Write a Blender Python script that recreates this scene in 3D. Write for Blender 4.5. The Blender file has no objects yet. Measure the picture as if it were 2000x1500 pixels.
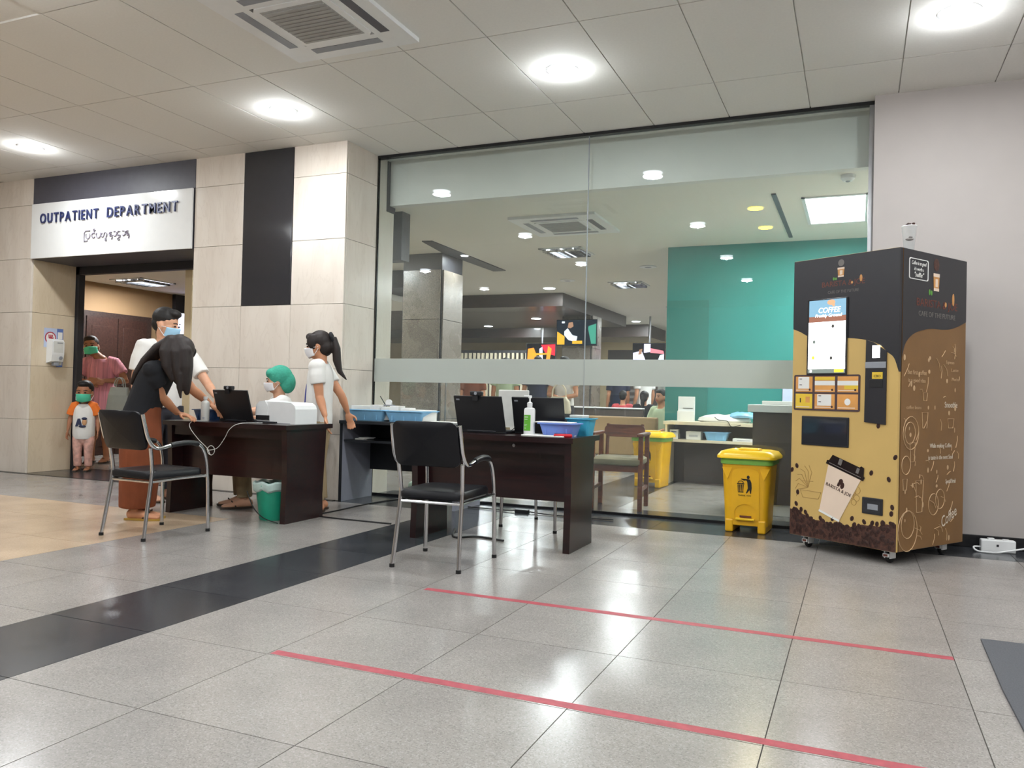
import bpy, bmesh, math, random
from mathutils import Vector as V, Matrix
R = math.radians
random.seed(7)
scene = bpy.context.scene
col = scene.collection

# ------------------------------------------------------------------ camera, world, exposure
cam_d = bpy.data.cameras.new('camera'); cam = bpy.data.objects.new('camera', cam_d); col.objects.link(cam)
cam_d.sensor_fit = 'HORIZONTAL'; cam_d.sensor_width = 36.0; cam_d.lens = 36.0 * 1575.38 / 2000.0
cam_d.clip_start = 0.05; cam_d.clip_end = 200
def cam_matrix(yaw, pit, rol, loc):
    f = V((-math.sin(yaw) * math.cos(pit), math.cos(yaw) * math.cos(pit), math.sin(pit)))
    r0 = V((math.cos(yaw), math.sin(yaw), 0)); u0 = r0.cross(f)
    r = r0 * math.cos(rol) + u0 * math.sin(rol); u = r.cross(f)
    m = Matrix((r, u, -f)).transposed().to_4x4(); m.translation = V(loc); return m
cam.matrix_world = cam_matrix(R(23.1927), R(0.7734), R(1.3475), (0, 0, 1.0))
scene.camera = cam
w = bpy.data.worlds.new('world'); scene.world = w; w.use_nodes = True
w.node_tree.nodes['Background'].inputs[0].default_value = (0.75, 0.82, 0.9, 1)
w.node_tree.nodes['Background'].inputs[1].default_value = 0.05
vs = scene.view_settings
vs.view_transform = 'Standard'; vs.look = 'None'; vs.gamma = 1.0; vs.use_curve_mapping = False; vs.exposure = 0.95
scene.cycles.use_denoising = True; scene.cycles.use_light_tree = False
scene.cycles.max_bounces = 7; scene.cycles.diffuse_bounces = 3; scene.cycles.glossy_bounces = 3
scene.cycles.transparent_max_bounces = 10; scene.cycles.adaptive_threshold = .06; scene.cycles.sample_clamp_indirect = 6.0
HALL_W = 15.5      # watts of one hall downlight
ROOM_W = 29.0      # watts of one waiting-room downlight

# ------------------------------------------------------------------ materials
MATS = {}
def lin(c):
    if isinstance(c, str): c = tuple(int(c[i:i + 2], 16) for i in (0, 2, 4))
    return tuple(((x / 255 / 12.92) if x / 255 <= .04045 else ((x / 255 + .055) / 1.055) ** 2.4) for x in c) + (1,)
def newmat(name):
    m = bpy.data.materials.new(name); m.use_nodes = True; nt = m.node_tree
    return m, nt, nt.nodes, nt.links, nt.nodes['Principled BSDF']
def mat(name, c, rough=.5, metal=0, var=.05, scale=14, bump=0, coat=0, emit=0, stretch=None, spec=.5, trans=0, vec='Object'):
    """plain coloured stuff with a little procedural mottling and relief"""
    if name in MATS: return MATS[name]
    m, nt, N, L, P = newmat(name)
    P.inputs['Roughness'].default_value = rough; P.inputs['Metallic'].default_value = metal
    P.inputs['Specular IOR Level'].default_value = spec; P.inputs['Coat Weight'].default_value = coat
    P.inputs['Coat Roughness'].default_value = .08
    tc = N.new('ShaderNodeTexCoord'); nz = N.new('ShaderNodeTexNoise')
    nz.inputs['Scale'].default_value = scale; nz.inputs['Detail'].default_value = 4
    src = tc.outputs[vec]
    if stretch:
        mp = N.new('ShaderNodeMapping'); mp.inputs['Scale'].default_value = stretch; L.new(src, mp.inputs[0]); src = mp.outputs[0]
    L.new(src, nz.inputs['Vector'])
    cr = N.new('ShaderNodeValToRGB'); b = lin(c)
    cr.color_ramp.elements[0].position = .3; cr.color_ramp.elements[1].position = .7
    cr.color_ramp.elements[0].color = tuple(max(0, x * (1 - var)) for x in b[:3]) + (1,)
    cr.color_ramp.elements[1].color = tuple(min(1, x * (1 + var)) for x in b[:3]) + (1,)
    L.new(nz.outputs['Fac'], cr.inputs['Fac']); L.new(cr.outputs[0], P.inputs['Base Color'])
    if bump:
        bp = N.new('ShaderNodeBump'); bp.inputs['Strength'].default_value = bump; bp.inputs['Distance'].default_value = .004
        L.new(nz.outputs['Fac'], bp.inputs['Height']); L.new(bp.outputs[0], P.inputs['Normal'])
    if emit:
        L.new(cr.outputs[0], P.inputs['Emission Color']); P.inputs['Emission Strength'].default_value = emit
    if trans: P.inputs['Transmission Weight'].default_value = trans
    MATS[name] = m; return m
def terrazzo(name, base, dark, light, rough=.19, amt=.5, rnd=.08):
    m, nt, N, L, P = newmat(name)
    tc = N.new('ShaderNodeNewGeometry')
    v1 = N.new('ShaderNodeTexVoronoi'); v1.inputs['Scale'].default_value = 230; v1.inputs['Randomness'].default_value = 1
    n2 = N.new('ShaderNodeTexNoise'); n2.inputs['Scale'].default_value = 3.2; n2.inputs['Detail'].default_value = 5
    n3 = N.new('ShaderNodeTexNoise'); n3.inputs['Scale'].default_value = 95; n3.inputs['Detail'].default_value = 2
    for n in (v1, n2, n3): L.new(tc.outputs['Position'], n.inputs['Vector'])
    sep = N.new('ShaderNodeSeparateColor'); L.new(v1.outputs['Color'], sep.inputs[0])
    cr = N.new('ShaderNodeValToRGB'); e = cr.color_ramp.elements; cr.color_ramp.interpolation = 'LINEAR'
    e[0].position = .08; e[0].color = lin(dark); e[1].position = .92; e[1].color = lin(light)
    for p_ in (.22, .78): x = cr.color_ramp.elements.new(p_); x.color = lin(base)
    L.new(sep.outputs[0], cr.inputs['Fac'])
    mx = N.new('ShaderNodeMix'); mx.data_type = 'RGBA'; mx.inputs[6].default_value = lin(base); mx.inputs[0].default_value = amt
    L.new(cr.outputs[0], mx.inputs[7])
    oi = N.new('ShaderNodeObjectInfo'); mr = N.new('ShaderNodeMapRange')
    mr.inputs[3].default_value = 1 - rnd; mr.inputs[4].default_value = 1 + rnd; L.new(oi.outputs['Random'], mr.inputs[0])
    mr2 = N.new('ShaderNodeMapRange'); mr2.inputs[1].default_value = .3; mr2.inputs[2].default_value = .7
    mr2.inputs[3].default_value = .93; mr2.inputs[4].default_value = 1.06; L.new(n2.outputs['Fac'], mr2.inputs[0])
    ml = N.new('ShaderNodeMath'); ml.operation = 'MULTIPLY'; L.new(mr.outputs[0], ml.inputs[0]); L.new(mr2.outputs[0], ml.inputs[1])
    vm = N.new('ShaderNodeVectorMath'); vm.operation = 'SCALE'; L.new(mx.outputs[2], vm.inputs[0]); L.new(ml.outputs[0], vm.inputs['Scale'])
    L.new(vm.outputs[0], P.inputs['Base Color'])
    rr = N.new('ShaderNodeMapRange'); rr.inputs[3].default_value = rough * .75; rr.inputs[4].default_value = rough * 1.5
    L.new(n2.outputs['Fac'], rr.inputs[0]); L.new(rr.outputs[0], P.inputs['Roughness'])
    bp = N.new('ShaderNodeBump'); bp.inputs['Strength'].default_value = .03; bp.inputs['Distance'].default_value = .002
    L.new(n3.outputs['Fac'], bp.inputs['Height']); L.new(bp.outputs[0], P.inputs['Normal'])
    MATS[name] = m; return m
def marble(name, a, b, vein, rough=.22):
    m, nt, N, L, P = newmat(name)
    g = N.new('ShaderNodeNewGeometry'); oi = N.new('ShaderNodeObjectInfo')
    mp = N.new('ShaderNodeMapping'); mp.inputs['Scale'].default_value = (1.7, 1.7, .35); L.new(g.outputs['Position'], mp.inputs[0])
    cb = N.new('ShaderNodeCombineXYZ'); sc = N.new('ShaderNodeMath'); sc.operation = 'MULTIPLY'; sc.inputs[1].default_value = 37.
    L.new(oi.outputs['Random'], sc.inputs[0]); L.new(sc.outputs[0], cb.inputs[0]); L.new(cb.outputs[0], mp.inputs['Location'])
    n1 = N.new('ShaderNodeTexNoise'); n1.inputs['Scale'].default_value = 2.6; n1.inputs['Detail'].default_value = 6; n1.inputs['Distortion'].default_value = .6
    n2 = N.new('ShaderNodeTexNoise'); n2.inputs['Scale'].default_value = 5; n2.inputs['Detail'].default_value = 8; n2.inputs['Distortion'].default_value = 1.4
    for n in (n1, n2): L.new(mp.outputs[0], n.inputs['Vector'])
    c1 = N.new('ShaderNodeValToRGB'); e = c1.color_ramp.elements; e[0].position = .3; e[0].color = lin(a); e[1].position = .7; e[1].color = lin(b)
    c2 = N.new('ShaderNodeValToRGB'); e = c2.color_ramp.elements; e[0].position = .47; e[0].color = (0, 0, 0, 1); e[1].position = .53; e[1].color = (0, 0, 0, 1)
    x = c2.color_ramp.elements.new(.5); x.color = (.15, .15, .15, 1)
    L.new(n1.outputs['Fac'], c1.inputs['Fac']); L.new(n2.outputs['Fac'], c2.inputs['Fac'])
    mx = N.new('ShaderNodeMix'); mx.data_type = 'RGBA'; L.new(c2.outputs[0], mx.inputs[0]); L.new(c1.outputs[0], mx.inputs[6]); mx.inputs[7].default_value = lin(vein)
    L.new(mx.outputs[2], P.inputs['Base Color']); P.inputs['Roughness'].default_value = rough
    MATS[name] = m; return m
def wood(name, a, b, rough=.3, scale=(1, 9, 9), coat=.2):
    m, nt, N, L, P = newmat(name)
    tc = N.new('ShaderNodeTexCoord'); mp = N.new('ShaderNodeMapping'); mp.inputs['Scale'].default_value = scale
    L.new(tc.outputs['Object'], mp.inputs[0]); n = N.new('ShaderNodeTexNoise'); n.inputs['Scale'].default_value = 4; n.inputs['Detail'].default_value = 8; n.inputs['Distortion'].default_value = .8
    L.new(mp.outputs[0], n.inputs['Vector']); cr = N.new('ShaderNodeValToRGB'); e = cr.color_ramp.elements
    e[0].position = .35; e[0].color = lin(a); e[1].position = .65; e[1].color = lin(b)
    L.new(n.outputs['Fac'], cr.inputs['Fac']); L.new(cr.outputs[0], P.inputs['Base Color'])
    P.inputs['Roughness'].default_value = rough; P.inputs['Coat Weight'].default_value = coat; P.inputs['Coat Roughness'].default_value = .1
    MATS[name] = m; return m
def glassmat(name, tint, ior=1.52, gloss=.004, haze=0, hazec=(.8, .85, .84)):
    """flat pane: what is not mirrored goes straight through, tinted"""
    m, nt, N, L, P = newmat(name); N.remove(P); out = N['Material Output']
    g = N.new('ShaderNodeNewGeometry'); io = N.new('ShaderNodeMapRange'); io.inputs[3].default_value = ior; io.inputs[4].default_value = 1 / ior
    L.new(g.outputs['Backfacing'], io.inputs[0]); fr = N.new('ShaderNodeFresnel'); L.new(io.outputs[0], fr.inputs['IOR'])
    nz = N.new('ShaderNodeTexNoise'); nz.inputs['Scale'].default_value = 1.2; L.new(g.outputs['Position'], nz.inputs['Vector'])
    tr = N.new('ShaderNodeBsdfTransparent'); tr.inputs[0].default_value = tint
    gl = N.new('ShaderNodeBsdfGlossy'); gl.inputs['Roughness'].default_value = gloss
    df = N.new('ShaderNodeBsdfDiffuse'); df.inputs[0].default_value = hazec + (1,)
    hz = N.new('ShaderNodeMath'); hz.operation = 'MULTIPLY'; hz.inputs[1].default_value = haze; L.new(nz.outputs['Fac'], hz.inputs[0])
    m0 = N.new('ShaderNodeMixShader'); L.new(hz.outputs[0], m0.inputs[0]); L.new(tr.outputs[0], m0.inputs[1]); L.new(df.outputs[0], m0.inputs[2])
    m1 = N.new('ShaderNodeMixShader'); L.new(fr.outputs[0], m1.inputs[0]); L.new(m0.outputs[0], m1.inputs[1]); L.new(gl.outputs[0], m1.inputs[2])
    L.new(m1.outputs[0], out.inputs['Surface']); MATS[name] = m; return m
def filmmat(name, c):
    m, nt, N, L, P = newmat(name); N.remove(P); out = N['Material Output']
    d = N.new('ShaderNodeBsdfDiffuse'); t = N.new('ShaderNodeBsdfTranslucent'); nz = N.new('ShaderNodeTexNoise'); nz.inputs['Scale'].default_value = 3
    g = N.new('ShaderNodeNewGeometry'); L.new(g.outputs['Position'], nz.inputs['Vector'])
    cr = N.new('ShaderNodeValToRGB'); b = lin(c); cr.color_ramp.elements[0].color = tuple(x * .96 for x in b[:3]) + (1,); cr.color_ramp.elements[1].color = b
    L.new(nz.outputs['Fac'], cr.inputs[0]); L.new(cr.outputs[0], d.inputs[0]); L.new(cr.outputs[0], t.inputs[0])
    x = N.new('ShaderNodeMixShader'); x.inputs[0].default_value = .5; L.new(d.outputs[0], x.inputs[1]); L.new(t.outputs[0], x.inputs[2])
    L.new(x.outputs[0], out.inputs['Surface']); MATS[name] = m; return m
def emis(name, c, s):
    if name in MATS: return MATS[name]
    m, nt, N, L, P = newmat(name); N.remove(P); out = N['Material Output']
    e = N.new('ShaderNodeEmission'); e.inputs[1].default_value = s
    nz = N.new('ShaderNodeTexNoise'); nz.inputs['Scale'].default_value = 6; cr = N.new('ShaderNodeValToRGB'); b = lin(c)
    cr.color_ramp.elements[0].color = tuple(x * .94 for x in b[:3]) + (1,); cr.color_ramp.elements[1].color = b
    L.new(nz.outputs['Fac'], cr.inputs[0]); L.new(cr.outputs[0], e.inputs[0]); L.new(e.outputs[0], out.inputs['Surface'])
    m.cycles.emission_sampling = 'NONE'; MATS[name] = m; return m

terrazzo('tile_grey', '95908b', '645f5b', 'b8b4ae', amt=.36, rnd=.05)
terrazzo('tile_beige', 'bfa78c', 'a89074', 'd0bba0', amt=.45, rnd=.04)
terrazzo('tile_dark', '34363a', '222327', '4b4e52', amt=.6, rnd=.05)
marble('marble', 'd8cdc0', 'e3dace', 'b5a696')
marble('marble_warm', 'd0bfa4', 'dccdb4', 'b39c7c')
terrazzo('granite', '7f766c', '3d3833', 'a59b8d', rough=.25, amt=.9)
wood('mahogany', '17070a', '250b0c', rough=.3, coat=.25)
wood('dark_wood', '2b201d', '3d2d28', rough=.45)
wood('chair_wood', '5a2c1c', '7a4028', rough=.35)
wood('door_wood', '2e1d19', '402a24', rough=.4)
glassmat('clear_glass', (.93, .96, .95, 1), haze=.05)
filmmat('frosted_film', 'd0d3cd')
mat('ceiling_white', 'e4e2dc', .9, var=.02, scale=60, bump=.05)
mat('room_ceiling', 'e2ded2', .9, var=.02, scale=40)
mat('grey_wall', 'b1aaa5', .8, var=.02, scale=5)
mat('white_paint', 'dcdad4', .7, var=.02, scale=5)
mat('grout', '57534e', .9)
mat('black_baseboard', '1c1c1e', .25)
mat('black_gloss', '2e2f33', .06, var=.03, coat=.5)
mat('charcoal', '4d4c54', .5)
mat('charcoal_dark', '2a2a2f', .5)
mat('sign_white', 'e9eae8', .12, coat=.5, var=.01)
mat('letter_blue', '2c3563', .4)
mat('letter_gold', '8a8392', .4)
mat('chrome', 'd2d3d6', .13, metal=1, var=.02)
mat('steel', 'a5a6a8', .3, metal=1)
mat('black_vinyl', '0d0e13', .4, bump=.12, scale=60, spec=.3)
mat('black_plastic', '17181b', .4)
mat('dark_plastic', '2a2c31', .45)
mat('grey_plastic', '8d9096', .5)
mat('white_plastic', 'e6e7e6', .35, var=.02)
mat('offwhite_plastic', 'd6d6d0', .4)
mat('rubber', '111111', .8)
mat('blue_plastic', '8cc6ee', .35, var=.06)
mat('deep_blue_plastic', '2a4a78', .35)
mat('violet_blue_plastic', '6a86cf', .35)
mat('cyan_plastic', '3ea3c4', .35)
mat('paper', 'e4e3de', .8, var=.02)
mat('paper_print', 'b9bcc0', .8)
mat('red_plastic', 'c01f2a', .35)
mat('green_label', '5fae2e', .5)
mat('green_plastic', '1f9c7c', .35, var=.06)
mat('bin_bag', 'b9cfc8', .25, bump=.3, scale=30)
mat('green_bag', '7fb64e', .35, bump=.4, scale=25)
mat('bin_yellow', 'eeb41c', .35, var=.04)
mat('bin_lid_yellow', 'f6c81a', .32, var=.03)
mat('bin_print', '1d1a14', .6)
mat('teal_paint', '257f7a', .75, var=.03, scale=3)
mat('teal_reflection_tone', '1f7068', .7, var=.03, scale=3)  # wall teal darkened to carry a reflection
mat('tan_wall', '9a7d5c', .8, var=.03, scale=3)
mat('cream_wall', 'cbb894', .8, var=.03, scale=3)
mat('cream_laminate', 'd9cdb2', .4)
mat('counter_dark', '3a2f2c', .4)
mat('grey_laminate', '8d8f9a', .5)
mat('dark_laminate', '1d2025', .4)
mat('red_tape', 'a64b54', .5, var=.16, scale=30)
mat('mat_grey', '55565a', .95, var=.15, scale=200, bump=.6)
mat('cable_white', 'cfcfca', .5)
mat('cable_black', '141414', .5)
mat('skin', 'c58a66', .55, var=.05)
mat('skin_light', 'd6a283', .55, var=.05)
mat('skin_dark', 'a66f50', .55, var=.05)
mat('hair_black', '120e0c', .6, var=.35, scale=90, stretch=(1, 1, .08), bump=.3)
mat('hair_brown', '1f130f', .6, var=.35, scale=90, stretch=(1, 1, .08), bump=.3)
mat('eye_dark', '120c0a', .2)
mat('white_cloth', 'e3e1dc', .85, var=.03, bump=.2, scale=12)
mat('black_cloth', '14151a', .9, var=.1, bump=.2, scale=12)
mat('brown_cloth', '7c3f20', .85, var=.12, scale=8, bump=.2)
mat('khaki_cloth', '9a8667', .85, bump=.2)
mat('dark_cloth', '2b2b33', .9, bump=.2)
mat('mask_blue', '9cc6df', .8, var=.03)
mat('mask_white', 'e5e3e4', .8, var=.02)
mat('mask_green', '55c9a4', .8, var=.04)
mat('cap_green', '3fa58c', .8, var=.12, scale=60, bump=.5)
mat('orange_cloth', 'e8762a', .85, bump=.2)
mat('bag_grey', '8d9089', .7)
mat('sandal', '3a2c20', .7)
mat('sandal_gold', 'b08c3c', .5)
mat('lanyard_blue', '2c3c9a', .6)
mat('lens_white', 'ffffff', .3)
emis('lamp_lens', 'f4f8ff', 7)
emis('lamp_warm', 'ffd23c', 6)
emis('troffer_on', 'f6fbff', 4)
# ------------------------------------------------------------------ geometry helpers
class G:
    """collects shapes; .obj() links them as ONE mesh object"""
    def __init__(s): s.bm = bmesh.new()
    def quad_strip(s, rings, close=True, caps=True):
        vr = [[s.bm.verts.new(p) for p in r] for r in rings]; n = len(vr[0])
        for a, b in zip(vr, vr[1:]):
            for i in range(n if close else n - 1):
                j = (i + 1) % n
                try: s.bm.faces.new((a[i], a[j], b[j], b[i]))
                except ValueError: pass
        if caps:
            for r in (vr[0][::-1], vr[-1]):
                try: s.bm.faces.new(r)
                except ValueError: pass
        return s
    def box(s, x0, x1, y0, y1, z0, z1, bev=0, seg=2, mtx=None):
        vs_ = [s.bm.verts.new((x, y, z)) for z in (z0, z1) for x, y in ((x0, y0), (x1, y0), (x1, y1), (x0, y1))]
        fs = [(3, 2, 1, 0), (4, 5, 6, 7), (0, 1, 5, 4), (1, 2, 6, 5), (2, 3, 7, 6), (3, 0, 4, 7)]
        fc = [s.bm.faces.new([vs_[i] for i in f]) for f in fs]
        if bev:
            ed = list({e for f in fc for e in f.edges})
            r = bmesh.ops.bevel(s.bm, geom=ed, offset=bev, segments=seg, affect='EDGES', profile=.5)
            vs_ = list({v for f in r['faces'] for v in f.verts} | {v for v in vs_ if v.is_valid})
        if mtx is not None: bmesh.ops.transform(s.bm, matrix=mtx, verts=vs_)
        return s
    def prism(s, pts, d, off=0, plane='xz'):
        """polygon pts extruded; plane xz: depth along +y from off; xy: along +z; yz: along +x"""
        def P(a, b, c): return {'xz': (a, c, b), 'xy': (a, b, c), 'yz': (c, a, b)}[plane]
        a = [s.bm.verts.new(P(x, y, off)) for x, y in pts]; b = [s.bm.verts.new(P(x, y, off + d)) for x, y in pts]
        n = len(pts); fl = []
        fl.append(s.bm.faces.new(a)); fl.append(s.bm.faces.new(b[::-1]))
        for i in range(n): fl.append(s.bm.faces.new((a[i], b[i], b[(i + 1) % n], a[(i + 1) % n])))
        bmesh.ops.recalc_face_normals(s.bm, faces=fl); return s
    def tube(s, path, r, n=10, closed=False, caps=True):
        pts = [V(p) for p in path]; rad = r if isinstance(r, (list, tuple)) else [r] * len(pts)
        up = None; rings = []; m = len(pts)
        for i, p in enumerate(pts):
            if closed: t = (pts[(i + 1) % m] - pts[i - 1])
            else: t = (pts[min(i + 1, m - 1)] - pts[max(i - 1, 0)])
            t.normalize()
            if up is None: up = V((0, 0, 1)) if abs(t.z) < .9 else V((1, 0, 0))
            a = t.cross(up).normalized(); up = a.cross(t).normalized()
            rings.append([p + (a * math.cos(k * 2 * math.pi / n) + up * math.sin(k * 2 * math.pi / n)) * rad[i] for k in range(n)])
        if closed: rings.append(rings[0])
        return s.quad_strip(rings, caps=caps and not closed)
    def lathe(s, prof, c=(0, 0, 0), n=24, axis='z', caps=True):
        rings = []
        for r, h in prof:
            q = []
            for k in range(n):
                a = k * 2 * math.pi / n; x, y = r * math.cos(a), r * math.sin(a)
                q.append(V(c) + (V((x, y, h)) if axis == 'z' else V((x, h, -y)) if axis == 'y' else V((h, x, y))))
            rings.append(q)
        return s.quad_strip(rings, caps=caps)
    def ell(s, c, r, rot=None, n=16, m=10):
        c = V(c); rings = []
        for i in range(m + 1):
            th = math.pi * (.02 + .96 * i / m)
            ring = []
            for k in range(n):
                a = 2 * math.pi * k / n
                p = V((r[0] * math.sin(th) * math.cos(a), r[1] * math.sin(th) * math.sin(a), -r[2] * math.cos(th)))
                ring.append(c + (rot @ p if rot is not None else p))
            rings.append(ring)
        return s.quad_strip(rings)
    def loft(s, pts, ra, rb, xa, n=16, round_ends=False):
        """elliptic rings along pts; xa = direction of the ra axis (one or one per ring)"""
        pts = [V(p) for p in pts]; rings = []; m = len(pts)
        for i, p in enumerate(pts):
            t = (pts[min(i + 1, m - 1)] - pts[max(i - 1, 0)]).normalized()
            x = V(xa[i] if isinstance(xa, list) else xa); x = (x - t * x.dot(t)).normalized(); y = t.cross(x)
            rings.append([p + x * ra[i] * math.cos(2 * math.pi * k / n) + y * rb[i] * math.sin(2 * math.pi * k / n) for k in range(n)])
        if round_ends:
            def capr(ring, p, d, r):
                out = []
                for f, h in ((.85, .45), (.55, .8), (.2, .97)):
                    out.append([p + (q - p) * f + d * r * h for q in ring])
                return out
            a = capr(rings[0], pts[0], (pts[0] - pts[1]).normalized(), min(ra[0], rb[0]))
            b = capr(rings[-1], pts[-1], (pts[-1] - pts[-2]).normalized(), min(ra[-1], rb[-1]))
            rings = a[::-1] + rings + b
        return s.quad_strip(rings)
    def obj(s, name, m, parent=None, smooth=False, loc=None, rz=0, weld=False):
        if weld: bmesh.ops.remove_doubles(s.bm, verts=s.bm.verts, dist=1e-5)
        bmesh.ops.recalc_face_normals(s.bm, faces=s.bm.faces)
        me = bpy.data.meshes.new(name); s.bm.to_mesh(me); s.bm.free()
        me.materials.append(MATS[m] if isinstance(m, str) else m)
        o = bpy.data.objects.new(name, me); col.objects.link(o)
        if smooth:
            for p in me.polygons: p.use_smooth = True
            try: me.set_sharp_from_angle(angle=R(42))
            except Exception: pass
        if parent is not None: o.parent = parent
        if loc is not None: o.location = loc
        o.rotation_euler[2] = rz
        return o
def thing(name, label, cat, loc=(0, 0, 0), rz=0, group=None):
    o = bpy.data.objects.new(name, None); col.objects.link(o); o.empty_display_size = .1
    o.location = loc; o.rotation_euler = (0, 0, rz); return tag(o, label, cat, group)
def tag(o, label, cat, group=None):
    o['label'] = label; o['category'] = cat
    if group: o['group'] = group
    return o
def struct(o, label=None):
    o['kind'] = 'structure'
    if label: o['label'] = label
    return o
def copy_tree(o, parent=None):
    c = o.copy(); col.objects.link(c); c.parent = parent
    for ch in list(o.children): copy_tree(ch, c)
    return c
def dup(root, loc, rz, label, group=None):
    r = copy_tree(root); r.location = loc; r.rotation_euler = (0, 0, rz); r['label'] = label
    if group: r['group'] = group
    return r
def arc(c, r, a0, a1, n=8, plane='xz', o=0):
    out = []
    for i in range(n + 1):
        a = R(a0 + (a1 - a0) * i / n); x, y = c[0] + r * math.cos(a), c[1] + r * math.sin(a)
        out.append({'xz': (x, o, y), 'xy': (x, y, o), 'yz': (o, x, y)}[plane])
    return out
def bez(p0, p1, p2, p3, n=12):
    p0, p1, p2, p3 = map(V, (p0, p1, p2, p3)); o = []
    for i in range(n + 1):
        t = i / n; o.append(p0 * (1 - t) ** 3 + p1 * 3 * t * (1 - t) ** 2 + p2 * 3 * t * t * (1 - t) + p3 * t ** 3)
    return o
def spline(pts, n=6):
    """Catmull-Rom through pts"""
    P_ = [V(p) for p in pts]; P_ = [P_[0] * 2 - P_[1]] + P_ + [P_[-1] * 2 - P_[-2]]; o = []
    for i in range(1, len(P_) - 2):
        a, b, c, d = P_[i - 1:i + 3]
        for k in range(n):
            t = k / n; o.append(.5 * ((2 * b) + (c - a) * t + (2 * a - 5 * b + 4 * c - d) * t * t + (3 * b - a - 3 * c + d) * t ** 3))
    o.append(P_[-2]); return o
def rrect(x0, x1, y0, y1, r, n=4):
    o = []
    for cx, cy, a in ((x1 - r, y1 - r, 0), (x0 + r, y1 - r, 90), (x0 + r, y0 + r, 180), (x1 - r, y0 + r, 270)):
        for i in range(n + 1):
            t = R(a + 90 * i / n); o.append((cx + r * math.cos(t), cy + r * math.sin(t)))
    return o
def text(body, size, m, parent, mtx, name='lettering', depth=.001, align='CENTER', width=None, spacing=1.0, shear=0):
    """printed or raised lettering: text lies in local xz, reads along +x, faces -y; mtx places it"""
    cu = bpy.data.curves.new('lettering', 'FONT'); cu.body = body; cu.size = size; cu.extrude = depth / 2; cu.align_x = align; cu.align_y = 'CENTER'
    cu.space_character = spacing; cu.shear = shear; cu.resolution_u = 3
    t = bpy.data.objects.new('lettering', cu); me = bpy.data.meshes.new_from_object(t)
    me.transform(Matrix.Rotation(R(90), 4, 'X'))
    if width and len(me.vertices):
        xs = [v.co.x for v in me.vertices]; f = width / max(1e-6, max(xs) - min(xs)); me.transform(Matrix.Diagonal((f, 1, 1, 1)))
    me.transform(mtx); me.materials.clear(); me.materials.append(MATS[m]); me.name = name
    bpy.data.objects.remove(t); bpy.data.curves.remove(cu)
    o = bpy.data.objects.new(name, me); col.objects.link(o); o.parent = parent; return o
T = Matrix.Translation

# ================================================================== the setting
ZC = 3.295; YG = 6.688; YW = 6.15; ZR = 2.86
# ---- hall floor: slab with single terrazzo tiles let into it
fl = struct(G().box(-12, 4, -7, YG, -.12, -.004).obj('floor', 'grout'))
xs = [.367 + .602 * k for k in range(1, 3)][::-1] + [.367, -.235, -.838, -1.438, -2.035, -2.632, -3.212, -3.81, -4.41] + [-4.41 - .602 * k for k in range(1, 10)]
ys = [1.262, 1.865, 2.459, 3.055, 3.655, 4.255, 4.852, 5.455, 6.09, 6.68]
tmesh = {}
def tile(x0, x1, y0, y1, m, parent, name='floor_tile'):
    wx, wy = round(abs(x1 - x0), 3), round(y1 - y0, 3); key = (wx, wy, m)
    if key not in tmesh:
        g = .0018
        o = G().box(-wx / 2 + g, wx / 2 - g, -wy / 2 + g, wy / 2 - g, -.012, 0).obj(name, m, parent); tmesh[key] = o.data
    else:
        o = bpy.data.objects.new(name, tmesh[key]); col.objects.link(o); o.parent = parent
    o.location = ((x0 + x1) / 2, (y0 + y1) / 2, 0); return o
for i in range(len(xs) - 1):
    for j in range(len(ys) - 1):
        x1, x0 = xs[i], xs[i + 1]; y0, y1 = ys[j], ys[j + 1]
        # far outside what the photograph shows: left to the joined remainder
        if (y1 < 4.9 and x1 < -6.2) or x1 < -8.6: continue
        m = 'tile_dark' if (j == len(ys) - 2 or -3.22 < x0 < -3.2) else 'tile_beige' if (x1 < -4.4 and y1 < 4.9) else 'tile_grey'
        tile(x0, x1, y0, y1, m, fl)
def apron(m, *boxes):
    for x0, x1, y0, y1 in boxes: G().box(x0, x1, y0, y1, -.012, 0).obj('floor_field', m, fl)
apron('tile_grey', (-4.41, -3.214, -7, 1.26), (-2.63, 4, -7, 1.26), (1.573, 4, 1.262, 6.68), (-12, -8.627, 4.854, 6.14))
apron('tile_dark', (-3.212, -2.632, -7, 1.26)); apron('tile_beige', (-12, -4.412, -7, 1.26), (-12, -6.218, 1.262, 4.852))
# red queue tape on the tiles
for i, (x0, x1, y, lb) in enumerate(((-2.01, .366, 3.635, 'far red tape line on the floor below the vending machine'), (-2.027, 1.2, 2.49, 'near red tape line on the floor crossing the foreground'))):
    g = G(); n = 26; up_ = []; dn = []
    for k in range(n + 1):
        x = x0 + (x1 - x0) * k / n; up_.append((x, y + .024 + random.uniform(-.002, .002))); dn.append((x, y - .022 + random.uniform(-.002, .002)))
    g.prism(dn + up_[::-1], .0006, .0001, 'xy'); tag(g.obj('floor_tape', 'red_tape'), lb, 'tape', 'red queue lines on the floor')
# door mat at the right
g = G(); g.prism([(.50, 3.97), (2.2, 3.99), (2.2, 2.2), (.49, 2.2), (.485, 3.3)], .009, .0005, 'xy')
tag(g.obj('floor_mat', 'mat_grey'), 'dark grey ribbed entrance mat on the floor at the right edge', 'mat')

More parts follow.
